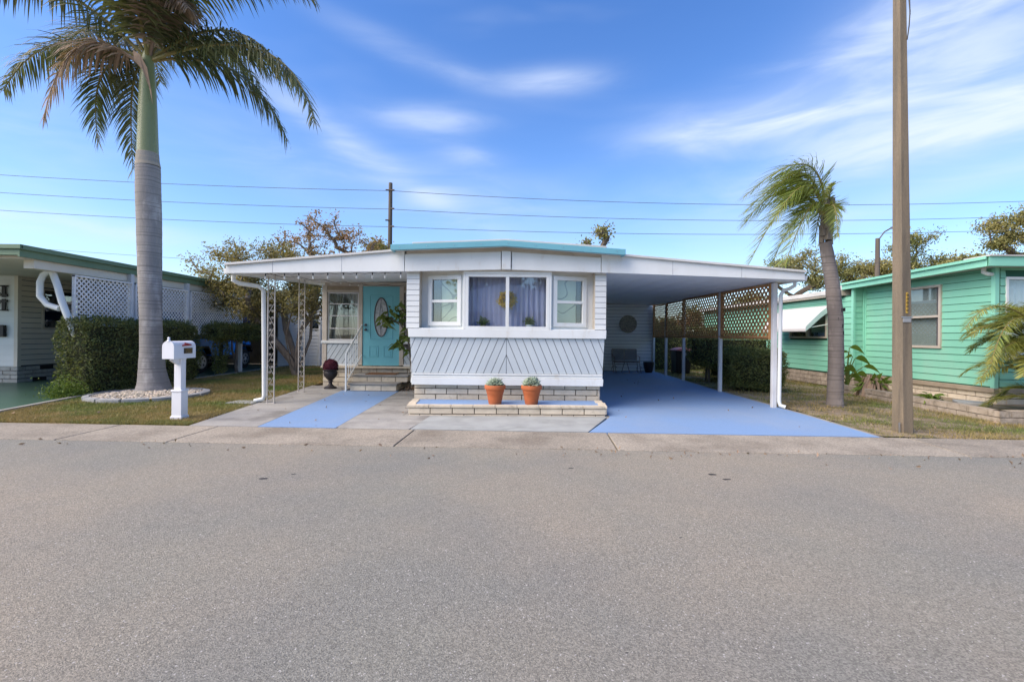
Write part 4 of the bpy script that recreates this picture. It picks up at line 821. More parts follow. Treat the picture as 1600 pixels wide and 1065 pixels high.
spec = [(o0, (-4.9, 9.9, 8.35), (-4.15, 9.6, 5.75)), (o0, (-6.2, 10.9, 8.2), (-5.6, 11.4, 6.1)), (o0, (-10.3, 10.1, 8.4), (-11.2, 10.1, 6.6)), ((-8.05, 9.95, 7.1), (-9.35, 9.6, 8.2), (-9.5, 9.3, 5.6), 'dead_leaf', .9),
        (o0, (-9.9, 10.6, 8.0), (-9.75, 10.8, 5.8)), (o0, (-9.3, 11.0, 7.9), (-9.25, 11.2, 5.3)), (o0, (-10.1, 9.7, 9.6), (-11.6, 9.4, 8.2)), (o0, (-6.9, 10.6, 10.8), (-4.7, 10.8, 9.2)), (o0, (-9.9, 10.6, 9.2), (-11.3, 11.3, 7.8)),
        (o0, (-7.4, 9.3, 9.6), (-6.1, 8.9, 8.3), None, 1.15), (o0, (-7.6, 8.9, 9.0), (-7.0, 8.2, 8.0), None, 1.0), (o0, (-7.3, 9.6, 8.9), (-6.6, 9.3, 7.9), 'dead_leaf', .95), (o0, (-8.2, 11.4, 9.7), (-7.2, 13.0, 8.4)),
        (o0, (-8.3, 10.0, 9.4), (-8.6, 9.6, 10.7)), (o0, (-9.3, 11.6, 9.3), (-10.0, 13.0, 8.4)), (o0, (-8.7, 9.3, 9.3), (-9.3, 8.6, 8.9)), (o0, (-7.2, 11.6, 9.4), (-6.0, 12.8, 8.3)), (o0, (-6.4, 10.0, 8.5), (-5.2, 9.8, 7.3), None, .8), (o0, (-7.6, 9.6, 10.2), (-6.9, 9.2, 9.7), None, 1.1)]
fronds(RP, spec, 'palm_leaf', .82, 105, .045, .42, plum=.55, rr=.035, sd=5)
# ring of white stones
RG = thing('stone_ring', 'round bed of white pebbles with grey edging at the foot of the royal palm', 'stone bed', (-7.62, 9.72, 0))
ce = (-7.62, 9.72)
for k in range(14):
    a0, a1 = 2*pi*k/14+.02, 2*pi*(k+1)/14-.02; pr = []
    for (r_, zz) in ((1.06, 0), (1.06, .075), (.96, .09), (.93, 0)): pr.append((r_, zz))
    m = MB(); st = 4
    for i in range(st+1):
        a = a0+(a1-a0)*i/st
        for r_, zz in pr: m.v.append((ce[0]+r_*math.cos(a), ce[1]+r_*math.sin(a), zz))
    for i in range(st):
        for j in range(4): p_ = i*4+j; q_ = i*4+(j+1) % 4; m.f.append((p_, q_, q_+4, p_+4))
    m.f += [(0, 1, 2, 3), (st*4+3, st*4+2, st*4+1, st*4)]; m.build('edging_stone', 'edging', RG)
m = MB()
ico = [(0, 0, 1), (.89, 0, .45), (.28, .85, .45), (-.72, .53, .45), (-.72, -.53, .45), (.28, -.85, .45), (.72, .53, -.45), (-.28, .85, -.45), (-.89, 0, -.45), (-.28, -.85, -.45), (.72, -.53, -.45), (0, 0, -1)]
icf = [(0, 1, 2), (0, 2, 3), (0, 3, 4), (0, 4, 5), (0, 5, 1), (1, 6, 2), (2, 7, 3), (3, 8, 4), (4, 9, 5), (5, 10, 1), (6, 7, 2), (7, 8, 3), (8, 9, 4), (9, 10, 5), (10, 6, 1), (11, 7, 6), (11, 8, 7), (11, 9, 8), (11, 10, 9), (11, 6, 10)]
def stone(m, x, y, z, s):
    a = rnd.uniform(0, 6.3); sx_, sy_, sz_ = s*rnd.uniform(.8, 1.4), s*rnd.uniform(.7, 1.1), s*rnd.uniform(.5, .8); ca, sa = math.cos(a), math.sin(a)
    m.add([(x+(v[0]*sx_*ca-v[1]*sy_*sa)*rnd.uniform(.9, 1.1), y+(v[0]*sx_*sa+v[1]*sy_*ca), z+v[2]*sz_) for v in ico], icf)
for _ in range(2200):
    r_ = .93*math.sqrt(rnd.random()); a = rnd.uniform(0, 2*pi); x, y = ce[0]+r_*math.cos(a), ce[1]+r_*math.sin(a)
    if (x+7.8)**2+(y-10.05)**2 > .16: stone(m, x, y, .03+.07*(1-r_)+rnd.uniform(0, .03), rnd.uniform(.018, .036))
o = m.build('pebbles', 'pebble', RG); o['kind'] = 'stuff'

# ------------------------------------------------------------------ queen palm (right)
QP = thing('queen_palm', 'slim leaning palm with wind blown fronds in the lawn beside green house', 'palm tree', (6.53, 9.3, 0))
m = MB(); pts = [(6.53, 0, .165), (6.53, .12, .145), (6.545, .9, .138), (6.53, 1.8, .135), (6.45, 2.5, .128), (6.36, 3.0, .118), (6.30, 3.3, .11)]
P_ = []; Rr = []
for i in range(41):
    z = 3.3*i/40; P_.append((float(np.interp(z, [p_[1] for p_ in pts], [p_[0] for p_ in pts])), 9.3, z)); Rr.append(float(np.interp(z, [p_[1] for p_ in pts], [p_[2] for p_ in pts]))*(1+.02*math.sin(i*1.9)))
m.tube(P_, Rr, 20); m.build('trunk', 'queen_trunk', QP, smooth=True)
for k in range(14):       # old leaf bases
    a = k*2.4; z = 3.25+.045*k; c = Vector((6.31+.004*k, 9.3, z)); d = Vector((math.cos(a), math.sin(a), 0)); s = Vector((-d.y, d.x, 0)); r0 = .10
    MB().hexa([tuple(c+d*r0*.3-s*.07), tuple(c+d*r0*1.15-s*.06), tuple(c+d*r0*1.15+s*.06), tuple(c+d*r0*.3+s*.07)], [tuple(c+d*.02-s*.03+Vector((0, 0, .38))), tuple(c+d*r0*1.1-s*.02+Vector((0, 0, .36))), tuple(c+d*r0*1.1+s*.02+Vector((0, 0, .36))), tuple(c+d*.02+s*.03+Vector((0, 0, .38)))]).build('leaf_base', 'bark_grey', QP)
for x, z in ((6.56, 1.93), (6.62, 1.94), (6.58, 1.62), (6.50, 1.75), (6.60, 1.48)): MB().box(x-.011, x+.011, 9.17, 9.22, z-.035, z+.035).build('bark_hole', 'black', QP)
q0 = (6.30, 9.3, 3.75)
spec = [(q0, (6.25, 9.2, 5.7), (4.50, 9.0, 4.1)), (q0, (6.0, 9.3, 5.3), (4.85, 9.6, 4.0)), (q0, (5.9, 9.5, 5.1), (4.95, 9.6, 2.95)), (q0, (6.0, 9.1, 4.7), (5.25, 8.9, 2.75)), (q0, (6.1, 9.7, 4.6), (5.6, 10.0, 2.9)),
        (q0, (6.4, 9.5, 4.6), (6.35, 9.7, 3.4), None, .5), (q0, (6.3, 9.0, 4.4), (6.2, 8.8, 3.3), None, .5), (q0, (6.35, 9.3, 4.2), (6.45, 9.3, 4.5), None, .35), (q0, (5.8, 9.0, 5.0), (5.0, 8.8, 3.6)), (q0, (5.9, 9.9, 5.2), (5.2, 10.4, 3.9)), (q0, (6.1, 9.4, 5.3), (5.35, 9.4, 4.4))]
fronds(QP, spec, 'queen_leaf', .72, 95, .019, .22, wind=(-.28, 0, -.08), plum=.6, rr=.02, bare=.16, sd=9)

# ------------------------------------------------------------------ concrete power pole
PP = thing('utility_pole', 'tall tapered square concrete utility pole at the right kerb side lawn', 'utility pole', (5.615, 6.6, 0))
def octa(cx, cy, h, z):
    c = h*.70; return [(cx-c, cy-h, z), (cx+c, cy-h, z), (cx+h, cy-c, z), (cx+h, cy+c, z), (cx+c, cy+h, z), (cx-c, cy+h, z), (cx-h, cy+c, z), (cx-h, cy-c, z)]
m = MB(); lv = [(0, .100), (.1, .099), (4, .075), (9.5, .045)]
for z, h in lv: m.v += octa(5.735-.017*z, 6.75, h, z)
for i in range(3):
    for k in range(8): a = i*8+k; b = i*8+(k+1) % 8; m.f.append((a, b, b+8, a+8))
m.f.append(tuple(range(24, 32))); m.build('shaft', 'pole_concrete', PP)
MB().box(5.688, 5.718, 6.654, 6.66, 1.74, 2.04).build('number_tag', 'yellow_tag', PP)
for k in range(5): MB().tube([(5.703+.010*math.cos(a), 6.652, 1.78+.055*k+.016*math.sin(a)) for a in np.linspace(0, 2*pi, 9)], .0035, 4).build('number_mark', 'black', PP)
MB().box(5.617, 5.783, 6.650, 6.656, 1.675, 1.69).build('metal_band', 'steel', PP); MB().box(5.645, 5.760, 6.652, 6.658, 1.61, 1.67).build('tag_plate', 'bronze_sheet', PP)
MB().tube([(5.695, 6.70, 6.6), (5.705, 6.66, 6.1), (5.695, 6.66, 5.9), (5.685, 6.68, 5.7)], .008, 5).tube([(5.675, 6.68, 6.7), (5.695, 6.66, 6.3), (5.705, 6.66, 6.05)], .008, 5).build('cable', 'black', PP)
MB().tube([(5.615, 6.66, .0), (5.613, 6.66, .16)], .012, 6).build('ground_wire', 'steel', PP)

# ------------------------------------------------------------------ green house (right)
GH = thing('green_house', 'mint green lap sided mobile home on the right with white awning', 'house', (9.44, 9, 0))
XA, XB = 9.44, 9.15
UY, NX = (0, 1), (-1, 0)
hA = [(1.14, 2.25, 1.20, 2.55)]
wallh(GH, 'lap_shade_mint', (XA, 9.0), UY, NX, 3.35, .42, 2.80, hA, name='side_wall'); lap(GH, 'mint', (XA, 9.06), UY, NX, 3.28, .44, 2.78, .152, [(h[0]-.06, h[1]-.06, h[2], h[3]) for h in hA], gap=.010)
MB().box(XA-.03, XA+.05, 8.98, 9.06, .42, 2.78).build('corner_board', 'mint_trim', GH); MB().box(XA-.02, XA+.05, 12.27, 12.33, .42, 2.78).build('corner_board', 'mint_trim', GH)
hB = [(1.0, 2.8, 1.40, 2.15)]
wallh(GH, 'lap_shade_mint', (XB, 12.35), UY, NX, 9.6, .38, 2.55, hB, name='side_wall'); lap(GH, 'mint', (XB, 12.40), UY, NX, 9.5, .40, 2.50, .152, [(h[0]-.05, h[1]-.05, h[2], h[3]) for h in hB], gap=.010)
wallh(GH, 'mint', (XB, 12.35), FX, FN, .30, .38, 2.78, name='jog_wall'); lap(GH, 'mint', (XB+.03, 12.35), FX, FN, .25, .40, 2.75, .152)
MB().box(XB-.03, XB+.03, 12.32, 12.40, .38, 2.72).build('corner_board', 'mint_trim', GH)
hC = [(.18, 1.3, 1.0, 2.6)]
wallh(GH, 'lap_shade_mint', (XA, 9.0), FX, FN, 4, .42, 2.80, hC, name='front_wall'); lap(GH, 'mint', (XA+.08, 9.0), FX, FN, 3.9, .44, 2.78, .152, [(.10, 1.22, 1.0, 2.6)], gap=.010)
w1 = window(GH, (XA, 9.0), UY, NX, 1.11, 2.28, 1.17, 2.58, fm='cream_trim', fw=.055, bars_h=(1.88,), bw=.05, proud=.05, gl='glass_clear')
MB().lbox((XA, 9.0), UY, NX, 1.16, 2.23, -.075, -.065, 1.2, 2.56).build('blind', 'pale_blind', w1)
w2 = window(GH, (XB, 12.35), UY, NX, 1.0, 2.8, 1.37, 2.2, fm='cream_trim', fw=.055, bars_v=(1.9,), bw=.09, proud=.05, gl='glass_dark')
MB().lbox((XB, 12.35), UY, NX, 1.0, 2.8, -.30, -.28, 1.3, 2.3).build('blind', 'screen', w2)
w3 = window(GH, (XA, 9.0), FX, FN, .18, 1.3, 1.0, 2.6, fm='white_trim', fw=.05, bars_h=(1.8,), gl='glass_clear'); curtain(w3, 'white_vinyl', (XA, 9), FX, FN, .18, 1.3, 1.0, 2.6, off=-.13, waves=8)
MB().box(XA, 14, 10.2, 10.25, .4, 2.7).box(XA+.4, XA+.45, 10.2, 22, .4, 2.7).build('inner_wall', 'interior', GH)
# awning: curved sheet with side wings
aw = MB(); ya, yb = 13.25, 15.55; pr = [(XB-.03, 2.32), (XB-.30, 2.12), (XB-.62, 1.80), (XB-.70, 1.72), (XB-.72, 1.64), (XB-.71, 1.57)]
for x, z in pr: aw.v += [(x, ya, z), (x, yb, z), (x+.02, ya, z-.015), (x+.02, yb, z-.015)]
for i in range(len(pr)-1):
    a = i*4; aw.f += [(a, a+1, a+5, a+4), (a+2, a+6, a+7, a+3), (a, a+4, a+6, a+2), (a+1, a+3, a+7, a+5)]
AW = aw.build('awning', 'awning_white', GH)
for y in (ya, yb): MB().extr([(XB-.03, y-.006, 2.31), (XB-.30, y-.006, 2.11), (XB-.62, y-.006, 1.79), (XB-.70, y-.006, 1.71), (XB-.71, y-.006, 1.57), (XB-.60, y-.006, 1.66), (XB-.30, y-.006, 1.94), (XB-.03, y-.006, 2.15)], (0, .012, 0)).build('awning_wing', 'pale_aqua', AW)
MB().tube([(XB-.02, ya+.03, 1.78), (XB-.66, ya+.03, 1.66)], .012, 6).build('awning_strut', 'white_trim', AW)
# roof
MB().hexa([(9.05, 8.80, 2.78), (14, 8.80, 2.78), (14, 22, 2.80), (9.05, 12.62, 2.72)], [(9.05, 8.80, 2.90), (14, 8.80, 2.90), (14, 22, 2.92), (9.05, 12.62, 2.84)]).build('roof_deck', 'roof_white', GH)
MB().hexa([(9.02, 8.76, 2.77), (9.06, 8.80, 2.77), (9.06, 12.62, 2.70), (9.02, 12.62, 2.70)], [(9.02, 8.76, 2.94), (9.06, 8.80, 2.94), (9.06, 12.62, 2.86), (9.02, 12.62, 2.86)]).build('fascia_board', 'mint_trim', GH)
MB().hexa([(8.97, 8.74, 2.90), (9.02, 8.76, 2.90), (9.02, 12.62, 2.82), (8.97, 12.62, 2.82)], [(8.97, 8.74, 2.955), (9.02, 8.76, 2.955), (9.02, 12.62, 2.875), (8.97, 12.62, 2.875)]).build('gutter', 'mint_trim', GH)
MB().hexa([(9.02, 8.72, 2.77), (14, 8.70, 2.77), (14, 8.80, 2.77), (9.06, 8.80, 2.77)], [(9.02, 8.72, 2.95), (14, 8.70, 2.99), (14, 8.80, 2.99), (9.06, 8.80, 2.95)]).build('fascia_board', 'mint_trim', GH)
MB().box(9.0, 14, 8.68, 9.2, 2.952, 2.975).build('roof_cap', 'roof_white', GH)
MB().box(XB-.22, 14, 12.64, 22, 2.55, 2.70).build('roof_deck', 'cream_trim', GH); MB().box(XB-.25, XB-.20, 12.64, 22, 2.60, 2.715).build('gutter', 'roof_white', GH)
MB().box(XB+.3, 14, 12.9, 20, 2.71, 2.80).build('roof_deck', 'roof_white', GH)
MB().tube([(9.28, 9.08, 2.78), (9.28, 9.08, 2.70), (9.32, 9.04, 2.66), (9.43, 9.04, 2.65)], .04, 10).build('downspout', 'white_trim', GH, smooth=True)
MB().box(XB+.04+.2, XB+.28, 12.30, 12.34, .38, 2.75).build('downspout', 'mint_trim', GH)
# base
MB().box(XA-.06, XA+.05, 8.96, 12.3, .33, .425).build('skirt_board', 'tan_trim', GH, bevel=.006); MB().box(XA+.05, 14, 8.94, 9.02, .33, .425).build('skirt_board', 'tan_trim', GH)
MB().box(XA+.02, XA+.08, 9.02, 12.3, 0, .34).box(XB+.05, XB+.1, 12.4, 22, 0, .38).box(XA+.02, 14, 9.0, 9.08, 0, .34).build('base_wall', 'mortar', GH)
bricks(GH, 'cream_brick', (XA, 8.97), UY, NX, 3.3, .0, 3, .4, .11, .015, .05); bricks(GH, 'cream_brick', (XA, 8.97), FX, FN, 3.0, .0, 3, .4, .11, .015, .05)
bricks(GH, 'block_stone', (XB+.02, 12.35), UY, NX, 9.3, .0, 3, .38, .125, .012, .06); bricks(GH, 'block_stone', (XB, 12.33), FX, FN, .35, .0, 3, .33, .125, .012, .06)
# retaining bed
RB = thing('stone_border', 'low two course stone border around the bed by the green house', 'garden border', (8.2, 9, 0))
bd = [((8.0, 7.55), (8.36, 12.2)), ((8.0, 7.55), (12.5, 7.5))]
for (a, b) in bd:
    u = Vector((b[0]-a[0], b[1]-a[1])); L = u.length; u.normalize(); n = (-u[1], u[0]) if abs(u[1]) > .5 else (u[1], -u[0])
    bricks(RB, 'block_stone', a, tuple(u), tuple(n), L, -.02, 2, .40, .115, .012, .14)
sheet('bed_soil', [(8.1, 7.65), (13, 7.6), (13, 9.0), (9.42, 9.05), (9.42, 12.3), (8.45, 12.3)], .12, 'bare_soil')
tag(MB().extr([(8.5, 8.75, .125), (8.95, 8.60, .125), (9.2, 8.9, .125), (8.85, 9.25, .125)], (0, 0, .05)).build('flat_stone', 'edging', bevel=.01), 'grey flat stone slab in the bed by the green house corner', 'stone')
def strap_plant(name, lab, x, y, z, n, L, w, mat='green_leaf', up=.8, dead=0, cat='plant'):
    t = thing(name, lab, cat, (x, y, z))
    for i in range(n):
        a = rnd.uniform(0, 2*pi); e = rnd.uniform(.25, 1.3)*up; mb = MB(); broadleaf(mb, (x+.05*math.cos(a), y+.05*math.sin(a), z+rnd.uniform(0, .1)), (math.cos(a), math.sin(a), e*1.4), L*rnd.uniform(.6, 1.1), w, rnd.uniform(.3, .9)); mb.build('leaf', mat, t, smooth=True)
    for i in range(dead):
        a = rnd.uniform(0, 2*pi); mb = MB(); broadleaf(mb, (x+.1*math.cos(a), y+.1*math.sin(a), z+rnd.uniform(.15, .4)), (math.cos(a), math.sin(a), -.6), L*.6, w*.8, 1.2); mb.build('leaf', 'dead_leaf', t, label='dry brown hanging leaf')
    return t
def stalk_plant(name, lab, x, y, z, stalks, cat='plant'):
    t = thing(name, lab, cat, (x, y, z))
    for (dx, dy, h, L, w, az_) in stalks:
        tip = (x+dx, y+dy, z+h); MB().tube([(x, y, z), (x+dx*.3, y+dy*.3, z+h*.6), tip], [.018, .014, .008], 6).build('stalk', 'green_leaf', t, smooth=True)
        mb = MB(); broadleaf(mb, tip, (math.cos(az_), math.sin(az_)*.4, .15), L, w, .6, (-1 if math.cos(az_) > 0 else 1)*rnd.uniform(.7, 1.1)); mb.build('leaf', 'hedge_light_leaf', t, smooth=True)
stalk_plant('banana_plant', 'tall broad leaved plant on stalks in front of the green house jog', 8.52, 11.7, .12, [(-.15, -.1, .62, .48, .24, pi), (.05, 0, 1.02, .40, .14, 0), (-.05, -.1, .90, .35, .13, 2.8), (.12, -.1, .75, .45, .16, .2), (-.25, -.15, .35, .45, .16, 4.0), (.25, -.2, .55, .4, .14, -.4), (.02, -.15, .8, .3, .12, 3.4), (-.35, -.2, .25, .4, .18, 4.4), (.3, .1, .35, .4, .16, .3), (-.1, 0, .5, .45, .2, .4), (.1, -.1, .45, .45, .18, 2.9), (.02, 0, .3, .4, .18, -.3)])
strap_plant('lily_plant', 'bushy strap leaved plant with dry brown skirt beside the concrete pole', 8.55, 10.9, .15, 70, .62, .10, up=1.2, dead=60, mat='hedge_light_leaf')
strap_plant('small_lily', 'small yellow green plant in the bed behind the stone border', 8.35, 9.15, .12, 40, .32, .07, mat='hedge_light_leaf')
# feather palm at right edge
DP = thing('date_palm', 'low bushy yellow green date palm at the front corner of green house', 'palm tree', (9.15, 8.0, .12))
m = MB(); m.tube([(9.2, 8.0, .1), (9.18, 8.0, .9), (9.12, 8.0, 1.5)], [.12, .10, .09], 12); m.build('trunk', 'bark_grey', DP, smooth=True)
sp = []; rr_ = random.Random(5)
d0 = (9.1, 7.95, 1.55)
sp.append((d0, (8.25, 7.9, 2.35), (7.72, 7.85, 1.55))); sp.append((d0, (8.4, 7.8, 2.15), (8.0, 7.7, .95))); sp.append((d0, (8.5, 7.9, 1.3), (7.95, 7.8, .72)))
for k in range(46):
    a = rr_.uniform(0, 2*pi); l = rr_.uniform(.6, 1.1); e = rr_.uniform(-.2, 1.0); z0 = rr_.uniform(.25, 1.6); b = (9.1, 7.95, z0)
    sp.append((b, (9.1+math.cos(a)*l*.5, 7.95+math.sin(a)*l*.5, z0+.35+e*.5), (9.1+math.cos(a)*l, 7.95+math.sin(a)*l*.9, z0+e*.6-.25)))
fronds(DP, sp, 'pygmy_leaf', .32, 80, .017, .10, plum=.35, rr=.012, bare=.12, seg=2, fwd=.7, sd=21)

# ------------------------------------------------------------------ left house
LH = thing('beige_house', 'beige mobile home at the left edge with sage green roof edge and block skirting', 'house', (-12.88, 12, 0))
XL = -12.88
hL = [(.62, 1.75, 1.43, 2.50)]
wallh(LH, 'joint_dark', (XL, 12.0), (0, 1), (1, 0), 9, .42, 2.85, hL, name='side_wall'); lap(LH, 'beige_vinyl', (XL, 12.06), (0, 1), (1, 0), 8.9, .44, 2.84, .14, [(h[0]-.06, h[1]-.06, h[2], h[3]) for h in hL], proud=.03, gap=.014)  # dark wall in the gaps stands in for shadow under each lap
wallh(LH, 'white_vinyl', (XL, 12.0), (-1, 0), (0, -1), 5, .42, 2.85, name='front_wall'); lap(LH, 'white_vinyl', (XL-.05, 12.0), (-1, 0), (0, -1), 4.9, .44, 2.84, .14)
MB().box(XL-.06, XL+.035, 11.97, 12.06, .42, 2.84).build('corner_board', 'beige_vinyl', LH)
w4 = window(LH, (XL, 12.0), (0, 1), (1, 0), .60, 1.77, 1.41, 2.52, fm='cream_trim', fw=.05, bars_h=(2.02,), bw=.04, proud=.05, gl='glass_dark'); MB().lbox((XL, 12), (0, 1), (1, 0), .6, 1.77, -.2, -.18, 1.4, 2.6).build('blind', 'screen', w4)
MB().box(XL-.05, XL-.01, 12.02, 21, 0, .42).box(XL-5, XL-.05, 12.03, 12.08, 0, .42).build('base_wall', 'black', LH)
bricks(LH, 'skirt_block', (XL+.02, 12.0), (0, 1), (1, 0), 8, .0, 4, .38, .105, .015, .06, vents='rand'); bricks(LH, 'skirt_block', (XL+.02, 11.99), (-1, 0), (0, -1), 2.5, .0, 4, .38, .105, .015, .06)
XE = -9.62
MB().box(-20, XE, 9.0, 21, 2.88, 2.94).build('roof_deck', 'roof_white', LH); MB().box(-20, XE-.05, 9.1, 21, 2.78, 2.84).build('carport_ceiling', 'beige_vinyl', LH)
MB().box(-20, XE, 8.95, 9.0, 2.83, 3.0).build('fascia_board', 'sage_trim', LH); MB().box(XE, XE+.04, 8.95, 21, 2.80, 3.0).build('fascia_board', 'sage_trim', LH); MB().box(XE+.04, XE+.10, 8.93, 21, 2.94, 3.03).build('gutter', 'sage_trim', LH); MB().box(-20, XE+.10, 8.90, 8.95, 2.95, 3.03).build('gutter', 'sage_trim', LH)
MB().box(XE-.25, XE-.04, 9.3, 21, 2.62, 2.80).build('carport_beam', 'beige_vinyl', LH)
for y in (11.6, 13.6, 16.3): MB().box(-9.66, -9.56, y-.05, y+.05, 0, 2.8).build('carport_post', 'post_white', LH)
# front downspout in two loops
MB().tube([(-9.86, 9.85, 2.86), (-9.87, 9.85, 2.66), (-10.03, 9.85, 2.56), (-10.10, 9.85, 2.40), (-10.10, 9.85, 2.10), (-9.95, 9.86, 1.92), (-9.70, 9.87, 1.84)], .06, 10).build('downspout', 'white_trim', LH, smooth=True)
MB().tube([(-9.87, 9.87, 2.66), (-9.76, 9.88, 2.35), (-9.66, 9.88, 2.0), (-9.55, 9.88, 1.72), (-9.46, 9.9, 1.45), (-9.40, 9.95, 1.2), (-9.38, 10.0, .05)], .065, 10).build('downspout', 'white_trim', LH, smooth=True)
# monogram and letter box on the front wall
mo = thing('wall_monogram', 'black serif monogram with scroll centre on the beige house front', 'wall decoration', (-13.2, 11.95, 2.2))
for s in (1, -1):
    for x in (-13.18, -13.62):
        MB().box(x-.045, x+.045, 11.93, 11.96, min(2.2+s*.02, 2.2+s*.32), max(2.2+s*.02, 2.2+s*.32)).box(x-.10, x+.10, 11.93, 11.96, min(2.2+s*.30, 2.2+s*.33), max(2.2+s*.30, 2.2+s*.33)).box(x-.09, x+.09, 11.929, 11.961, min(2.2+s*.05, 2.2+s*.10), max(2.2+s*.05, 2.2+s*.10)).build('letter_half', 'black', mo)
    MB().tube([(-13.62, 11.945, 2.2+s*.04), (-13.40, 11.945, 2.2+s*.24), (-13.18, 11.945, 2.2+s*.04)], .014, 6).tube([(-13.40+.07*math.cos(a), 11.945, 2.2+s*.10+.05*math.sin(a)) for a in np.linspace(0, 5, 12)], .008, 5).build('scroll', 'black', mo)
tag(MB().box(-13.62, -13.14, 11.90, 11.98, 1.20, 1.50).build('letter_box', 'black', bevel=.01), 'dark wall mounted letter box below the monogram on beige house', 'letter box')
LL = thing('white_lattice_screen', 'white lattice screen hung below the sage roof edge of beige house', 'lattice', (-9.55, 13, 1.3))
for a, b in ((10.02, 11.55), (11.65, 13.55), (13.65, 16.25)):
    lattice(LL, 'white_lattice', -9.56, a, b, 1.32, 2.58, 2.58, .115, .044, th=.006, frame=.035)
# tan wall and navy bundle at the back of the beige carport
tag(wallh(None, 'tan_trim', (-9.7, 20.5), (-1, 0), (0, -1), 5, 0, 2.85, name='shed_wall'), 'tan boarded wall at the back of the left carport', 'wall')
# jeep
JP = thing('parked_jeep', 'bright blue open off road car parked under the left carport behind the hedge', 'car', (-11.1, 16.6, 0))
jx0, jx1 = -11.95, -10.35
def jb(poly, x0, x1, name, mat, b=.02): return MB().extr([(x0, y, z) for y, z in poly], (x1-x0, 0, 0)).build(name, mat, JP, bevel=b)
jb([(14.55, .55), (14.95, .55), (15.0, .62), (15.1, .85), (15.6, .90), (15.75, .80), (15.9, .55), (17.2, .55), (17.25, 1.05), (16.0, 1.15), (14.55, 1.15)], jx0, jx1, 'body', 'car_blue')
jb([(17.2, .55), (17.3, .55), (17.5, .92), (18.1, .95), (18.3, .60), (18.45, .60), (18.45, 1.05), (17.25, 1.15)], jx0+.15, jx1-.10, 'hood', 'car_blue')
for y in (15.35, 17.85): jb([(y-.50, .62), (y-.32, .90), (y+.32, .90), (y+.50, .62), (y+.42, .62), (y+.28, .83), (y-.28, .83), (y-.42, .62)], jx1-.12, jx1+.06, 'fender', 'black', .01)
for x in (jx1-.20, jx0):
    for y in (15.35, 17.85):
        w = MB().tube([(x, y, .37), (x+.03, y, .37), (x+.19, y, .37), (x+.22, y, .37)], [.33, .37, .37, .33], 28).build('wheel', 'tyre', JP, smooth=True)
        MB().tube([(x+.19, y, .37), (x+.235, y, .37), (x+.236, y, .37)], [.22, .215, .19], 24).build('rim', 'steel', w, smooth=True)
        MB().tube([(x+.236, y, .37), (x+.242, y, .37)], .05, 12).build('hub_cap', 'white_ceramic', w)
        for k in range(5): a = k*2*pi/5+.3; MB().tube([(x+.238, y+.12*math.cos(a), .37+.12*math.sin(a)), (x+.243, y+.12*math.cos(a), .37+.12*math.sin(a))], .035, 10).build('rim_hole', 'black', w)
MB().box(jx1-.10, jx1-.02, 14.50, 14.56, .88, 1.05).build('tail_light', 'tail_red', JP)
MB().box(jx1-.05, jx1+.02, 15.95, 17.15, .42, .50).build('side_step', 'black', JP)
MB().tube([(jx1-.1, 15.6, 1.15), (jx1-.15, 15.7, 1.72), (jx0+.15, 15.7, 1.72), (jx0+.1, 15.6, 1.15)], .035, 8).tube([(jx1-.15, 15.7, 1.72), (jx1-.15, 16.9, 1.72)], .03, 8).tube([(jx0+.15, 15.7, 1.72), (jx0+.15, 16.9, 1.72)], .03, 8).build('roll_bar', 'black', JP, smooth=True)
MB().hexa([(jx0+.1, 17.15, 1.13), (jx1-.1, 17.15, 1.13), (jx1-.1, 17.19, 1.13), (jx0+.1, 17.19, 1.13)], [(jx0+.18, 16.93, 1.68), (jx1-.18, 16.93, 1.68), (jx1-.18, 16.97, 1.68), (jx0+.18, 16.97, 1.68)]).build('windscreen', 'glass_dark', JP)
jb([(14.6, 1.72), (17.0, 1.74), (17.4, 1.78), (17.3, 1.98), (15.0, 2.0)], jx0+.1, jx1+.55, 'soft_top', 'navy_cloth', .04)
# white shed behind the tree
WS = thing('white_shed', 'white lap sided shed with small dark window behind the many stemmed tree', 'shed', (-8.6, 19, 0))
wallh(WS, 'white_vinyl', (-9.65, 19.0), FX, FN, 4.2, 0, 2.45, [(1.33, 1.80, 1.55, 2.15)], name='wall'); lap(WS, 'white_vinyl', (-9.65, 19.0), FX, FN, 4.2, .02, 2.45, .14, [(1.33, 1.80, 1.55, 2.15)])
window(WS, (-9.65, 19.0), FX, FN, 1.30, 1.83, 1.52, 2.18, fw=.04, gl='glass_dark'); MB().box(-9.6, -5.5, 19.08, 22, 0, 2.44).build('shed_body', 'screen', WS)
MB().box(-9.75, -5.3, 18.85, 22.1, 2.46, 2.56).build('roof', 'roof_white', WS); MB().box(-7.95, -7.87, 18.94, 18.98, 0, 2.45).build('downspout', 'white_trim', WS)

